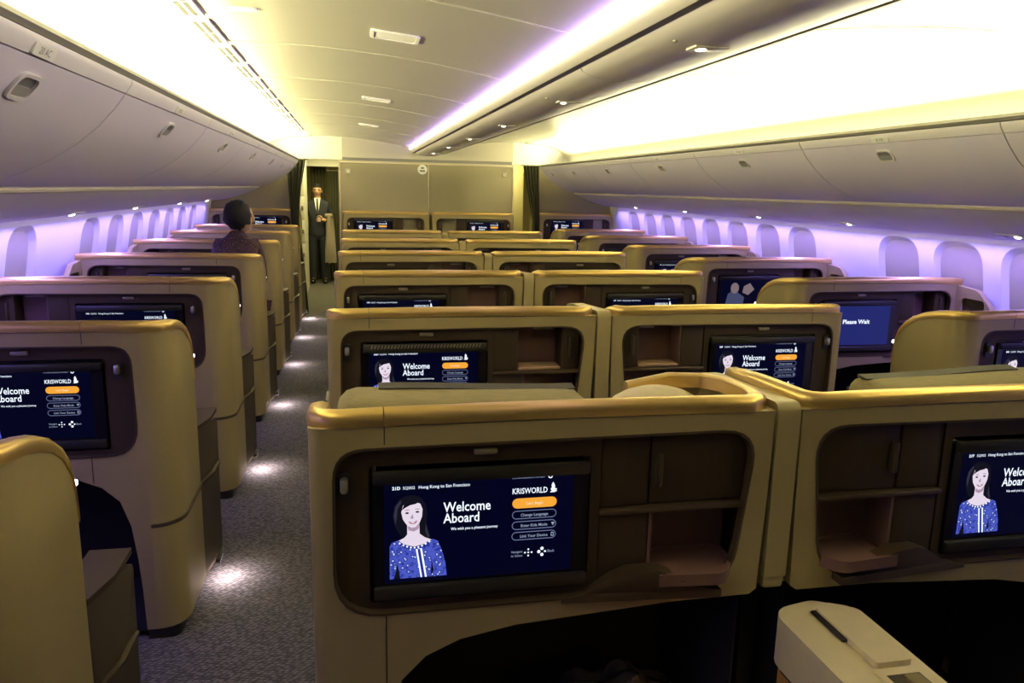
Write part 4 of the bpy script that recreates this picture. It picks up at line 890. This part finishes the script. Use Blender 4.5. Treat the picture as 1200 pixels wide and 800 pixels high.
for s_ in (-1, 1):
    MB().ell((s_*0.105, -0.045, 0.045), (0.045, 0.13, 0.045), 14, 8, fn=lambda p: Vector((p.x, p.y, max(p.z, -0.98)))).build('shoe', 'shoe', man)
    hx, hy, hz = ((-0.232, -0.05, 0.79) if s_ < 0 else (0.055, -0.215, 1.10))
    for q in range(4):
        if s_ < 0: MB().tube([(hx, hy-0.03+q*0.019, hz), (hx+0.004, hy-0.036+q*0.020, hz-0.045), (hx+0.016, hy-0.036+q*0.020, hz-0.085+abs(q-1.5)*0.008)], 0.0085, 6, radii=[0.010, 0.009, 0.007]).build('finger', 'skin', man)
        else: MB().tube([(hx, hy, hz-0.028+q*0.019), (hx-0.045, hy-0.006, hz-0.03+q*0.019), (hx-0.075+abs(q-1.5)*0.008, hy+0.014, hz-0.032+q*0.018)], 0.0085, 6, radii=[0.010, 0.009, 0.007]).build('finger', 'skin', man)
    if s_ < 0: MB().tube([(hx, hy-0.02, hz+0.04), (hx+0.01, hy-0.05, hz+0.01), (hx+0.014, hy-0.055, hz-0.03)], 0.010, 6, radii=[0.012, 0.010, 0.008]).build('thumb', 'skin', man)
    else: MB().tube([(hx+0.03, hy, hz+0.025), (hx, hy-0.01, hz+0.055), (hx-0.03, hy-0.008, hz+0.062)], 0.010, 6, radii=[0.012, 0.010, 0.008]).build('thumb', 'skin', man)
MB().plate([(-0.05, 1.455), (0.05, 1.455), (0.045, 1.40), (0.004, 1.14), (-0.004, 1.14), (-0.045, 1.40)], [], lambda a, b: (a, -0.128 + 0.25*max(0, b-1.30) , b), lambda a, b: (a, -0.09 + 0.25*max(0, b-1.30), b)).build('shirt_front', 'shirt', man, 0)
MB().plate([(-0.016, 1.445), (0.016, 1.445), (0.012, 1.425), (0.022, 1.20), (0.0, 1.15), (-0.022, 1.20), (-0.012, 1.425)], [], lambda a, b: (a, -0.134 + 0.25*max(0, b-1.30), b), lambda a, b: (a, -0.127 + 0.25*max(0, b-1.30), b)).build('tie', 'tie', man, 0)
HC = (0.0, -0.025, 1.578)
MB().ell(HC, (0.076, 0.094, 0.112), 24, 16, fn=head_fn).build('head', 'skin', man, 60)
face_parts(man, HC, 0.076, 0.094, 0.112, -1); hair_cap(man, HC, 0.076, 0.094, 0.112, -1, -0.45)
# garment folded over his arm
gm = empty('folded_garment', (-0.56+0.19, 13.7-0.16, 0)); tag(gm, 'pale grey garment hanging over the arm of the man in the suit', 'garment')
n_, m_ = 14, 12; vs = []; fs = []
for j in range(m_+1):
    t = j/m_; z = 1.17 - 0.80*t; w = 0.065 + 0.03*t
    for i in range(n_):
        a = 2*PI*i/n_; rr = 1 + 0.16*math.sin(3*a + 4*t); vs.append((math.cos(a)*w*rr + 0.02*t, math.sin(a)*(0.055+0.02*math.sin(t*5))*rr + 0.02*math.sin(t*6), z))
for j in range(m_):
    for i in range(n_): fs.append((j*n_+i, j*n_+(i+1) % n_, (j+1)*n_+(i+1) % n_, (j+1)*n_+i))
fs += [tuple(range(n_)), tuple(reversed(range(m_*n_, (m_+1)*n_)))]
MB().add(vs, fs).build('hanging_cloth', 'cloth', gm, 60)
MB().rbox(-0.075, 0.06, -0.06, 0.07, 1.13, 1.20, 0.03, 3).build('fold', 'cloth', gm)
# ---- dark-haired woman, seen from behind in a left window seat
wo = empty('person', (-0.85, 6.14, 0)); tag(wo, 'woman with short dark hair and dark patterned top, seen from behind between left seats', 'person')
V, E, R_ = [], [], []
hip = chain(V, E, R_, [((0, 0, 0.70), (0.15, 0.12))])
ch = chain(V, E, R_, [((0, -0.02, 0.90), (0.115, 0.085)), ((0, -0.01, 1.10), (0.13, 0.09))], hip)
nk = chain(V, E, R_, [((0, 0, 1.21), (0.10, 0.07)), ((0, 0.015, 1.265), (0.045, 0.045)), ((0, 0.025, 1.31), (0.045, 0.05))], ch)
chain(V, E, R_, [((0.005, 0.03, 1.37), (0.06, 0.075)), ((0.005, 0.03, 1.44), (0.06, 0.07))], nk)
for s_ in (-1, 1):
    chain(V, E, R_, [((s_*0.13, 0, 1.195), 0.052), ((s_*0.150, 0.07, 0.97), 0.040), ((s_*0.15, 0.25, 0.83), 0.032), ((s_*0.13, 0.31, 0.80), 0.026), ((s_*0.11, 0.37, 0.78), 0.028)], ch)
    chain(V, E, R_, [((s_*0.09, 0.10, 0.66), 0.088), ((s_*0.10, 0.46, 0.60), 0.062), ((s_*0.10, 0.50, 0.25), 0.048), ((s_*0.10, 0.52, 0.08), 0.036), ((s_*0.10, 0.60, 0.05), 0.034)], hip)
skinned(V, E, R_, 0, 'body', 'skin', wo)
V, E, R_ = [], [], []
h0 = chain(V, E, R_, [((0, 0, 0.70), (0.165, 0.135))]); c1 = chain(V, E, R_, [((0, -0.02, 0.90), (0.130, 0.10)), ((0, -0.01, 1.10), (0.150, 0.105))], h0)
chain(V, E, R_, [((0, 0.0, 1.240), (0.115, 0.085)), ((0, 0.008, 1.300), (0.060, 0.060)), ((0, 0.012, 1.318), (0.055, 0.056))], c1)
for s_ in (-1, 1): chain(V, E, R_, [((s_*0.130, 0, 1.215), 0.070), ((s_*0.155, 0.07, 0.97), 0.054), ((s_*0.13, 0.22, 0.85), 0.046)], c1)
skinned(V, E, R_, 0, 'blouse', 'blouse', wo)
V, E, R_ = [], [], []
h0 = chain(V, E, R_, [((0, 0, 0.70), (0.16, 0.13))])
for s_ in (-1, 1): chain(V, E, R_, [((s_*0.09, 0.10, 0.66), 0.102), ((s_*0.10, 0.46, 0.60), 0.075), ((s_*0.10, 0.50, 0.25), 0.060), ((s_*0.10, 0.52, 0.12), 0.055)], h0)
skinned(V, E, R_, 0, 'skirt', 'blouse', wo)
HC = (0.045, 0.030, 1.415)
MB().ell(HC, (0.077, 0.095, 0.112), 24, 16, fn=head_fn).build('head', 'skin', wo, 60)
face_parts(wo, HC, 0.079, 0.095, 0.112, 1, True)
hr = MB()
def wh(p):
    q = p*1.0; k = 1 + 0.035*math.sin(11*p.x+3)*math.sin(9*p.z+1) + 0.02*math.sin(17*p.x+2*p.z)
    if q.y > 0.15 and q.z < 0.35: q = Vector((q.x*0.93, min(q.y, 0.15 + 0.3*max(0, q.z)), q.z))
    if q.z < -0.5: q = Vector((q.x*0.86, q.y*0.85, -0.5 + (q.z+0.5)*0.85))
    return q*k
hr.ell((0.012, 0.012, 1.428), (0.104, 0.116, 0.122), 32, 24, fn=wh).build('hair', 'hair', wo, 60)
for s_ in (-1, 1):
    MB().ell((s_*0.10, 0.57, 0.035), (0.038, 0.11, 0.035), 12, 7).build('shoe', 'shoe', wo)
    for q in range(4): MB().tube([(s_*(0.11-0.028+q*0.018), 0.37, 0.785), (s_*(0.11-0.030+q*0.019), 0.42, 0.775), (s_*(0.11-0.030+q*0.019), 0.45-abs(q-1.5)*0.006, 0.755)], 0.008, 6, radii=[0.0095, 0.0085, 0.007]).build('finger', 'skin', wo)
    MB().tube([(s_*0.085, 0.33, 0.79), (s_*0.060, 0.365, 0.785), (s_*0.055, 0.395, 0.775)], 0.009, 6, radii=[0.011, 0.009, 0.0075]).build('thumb', 'skin', wo)
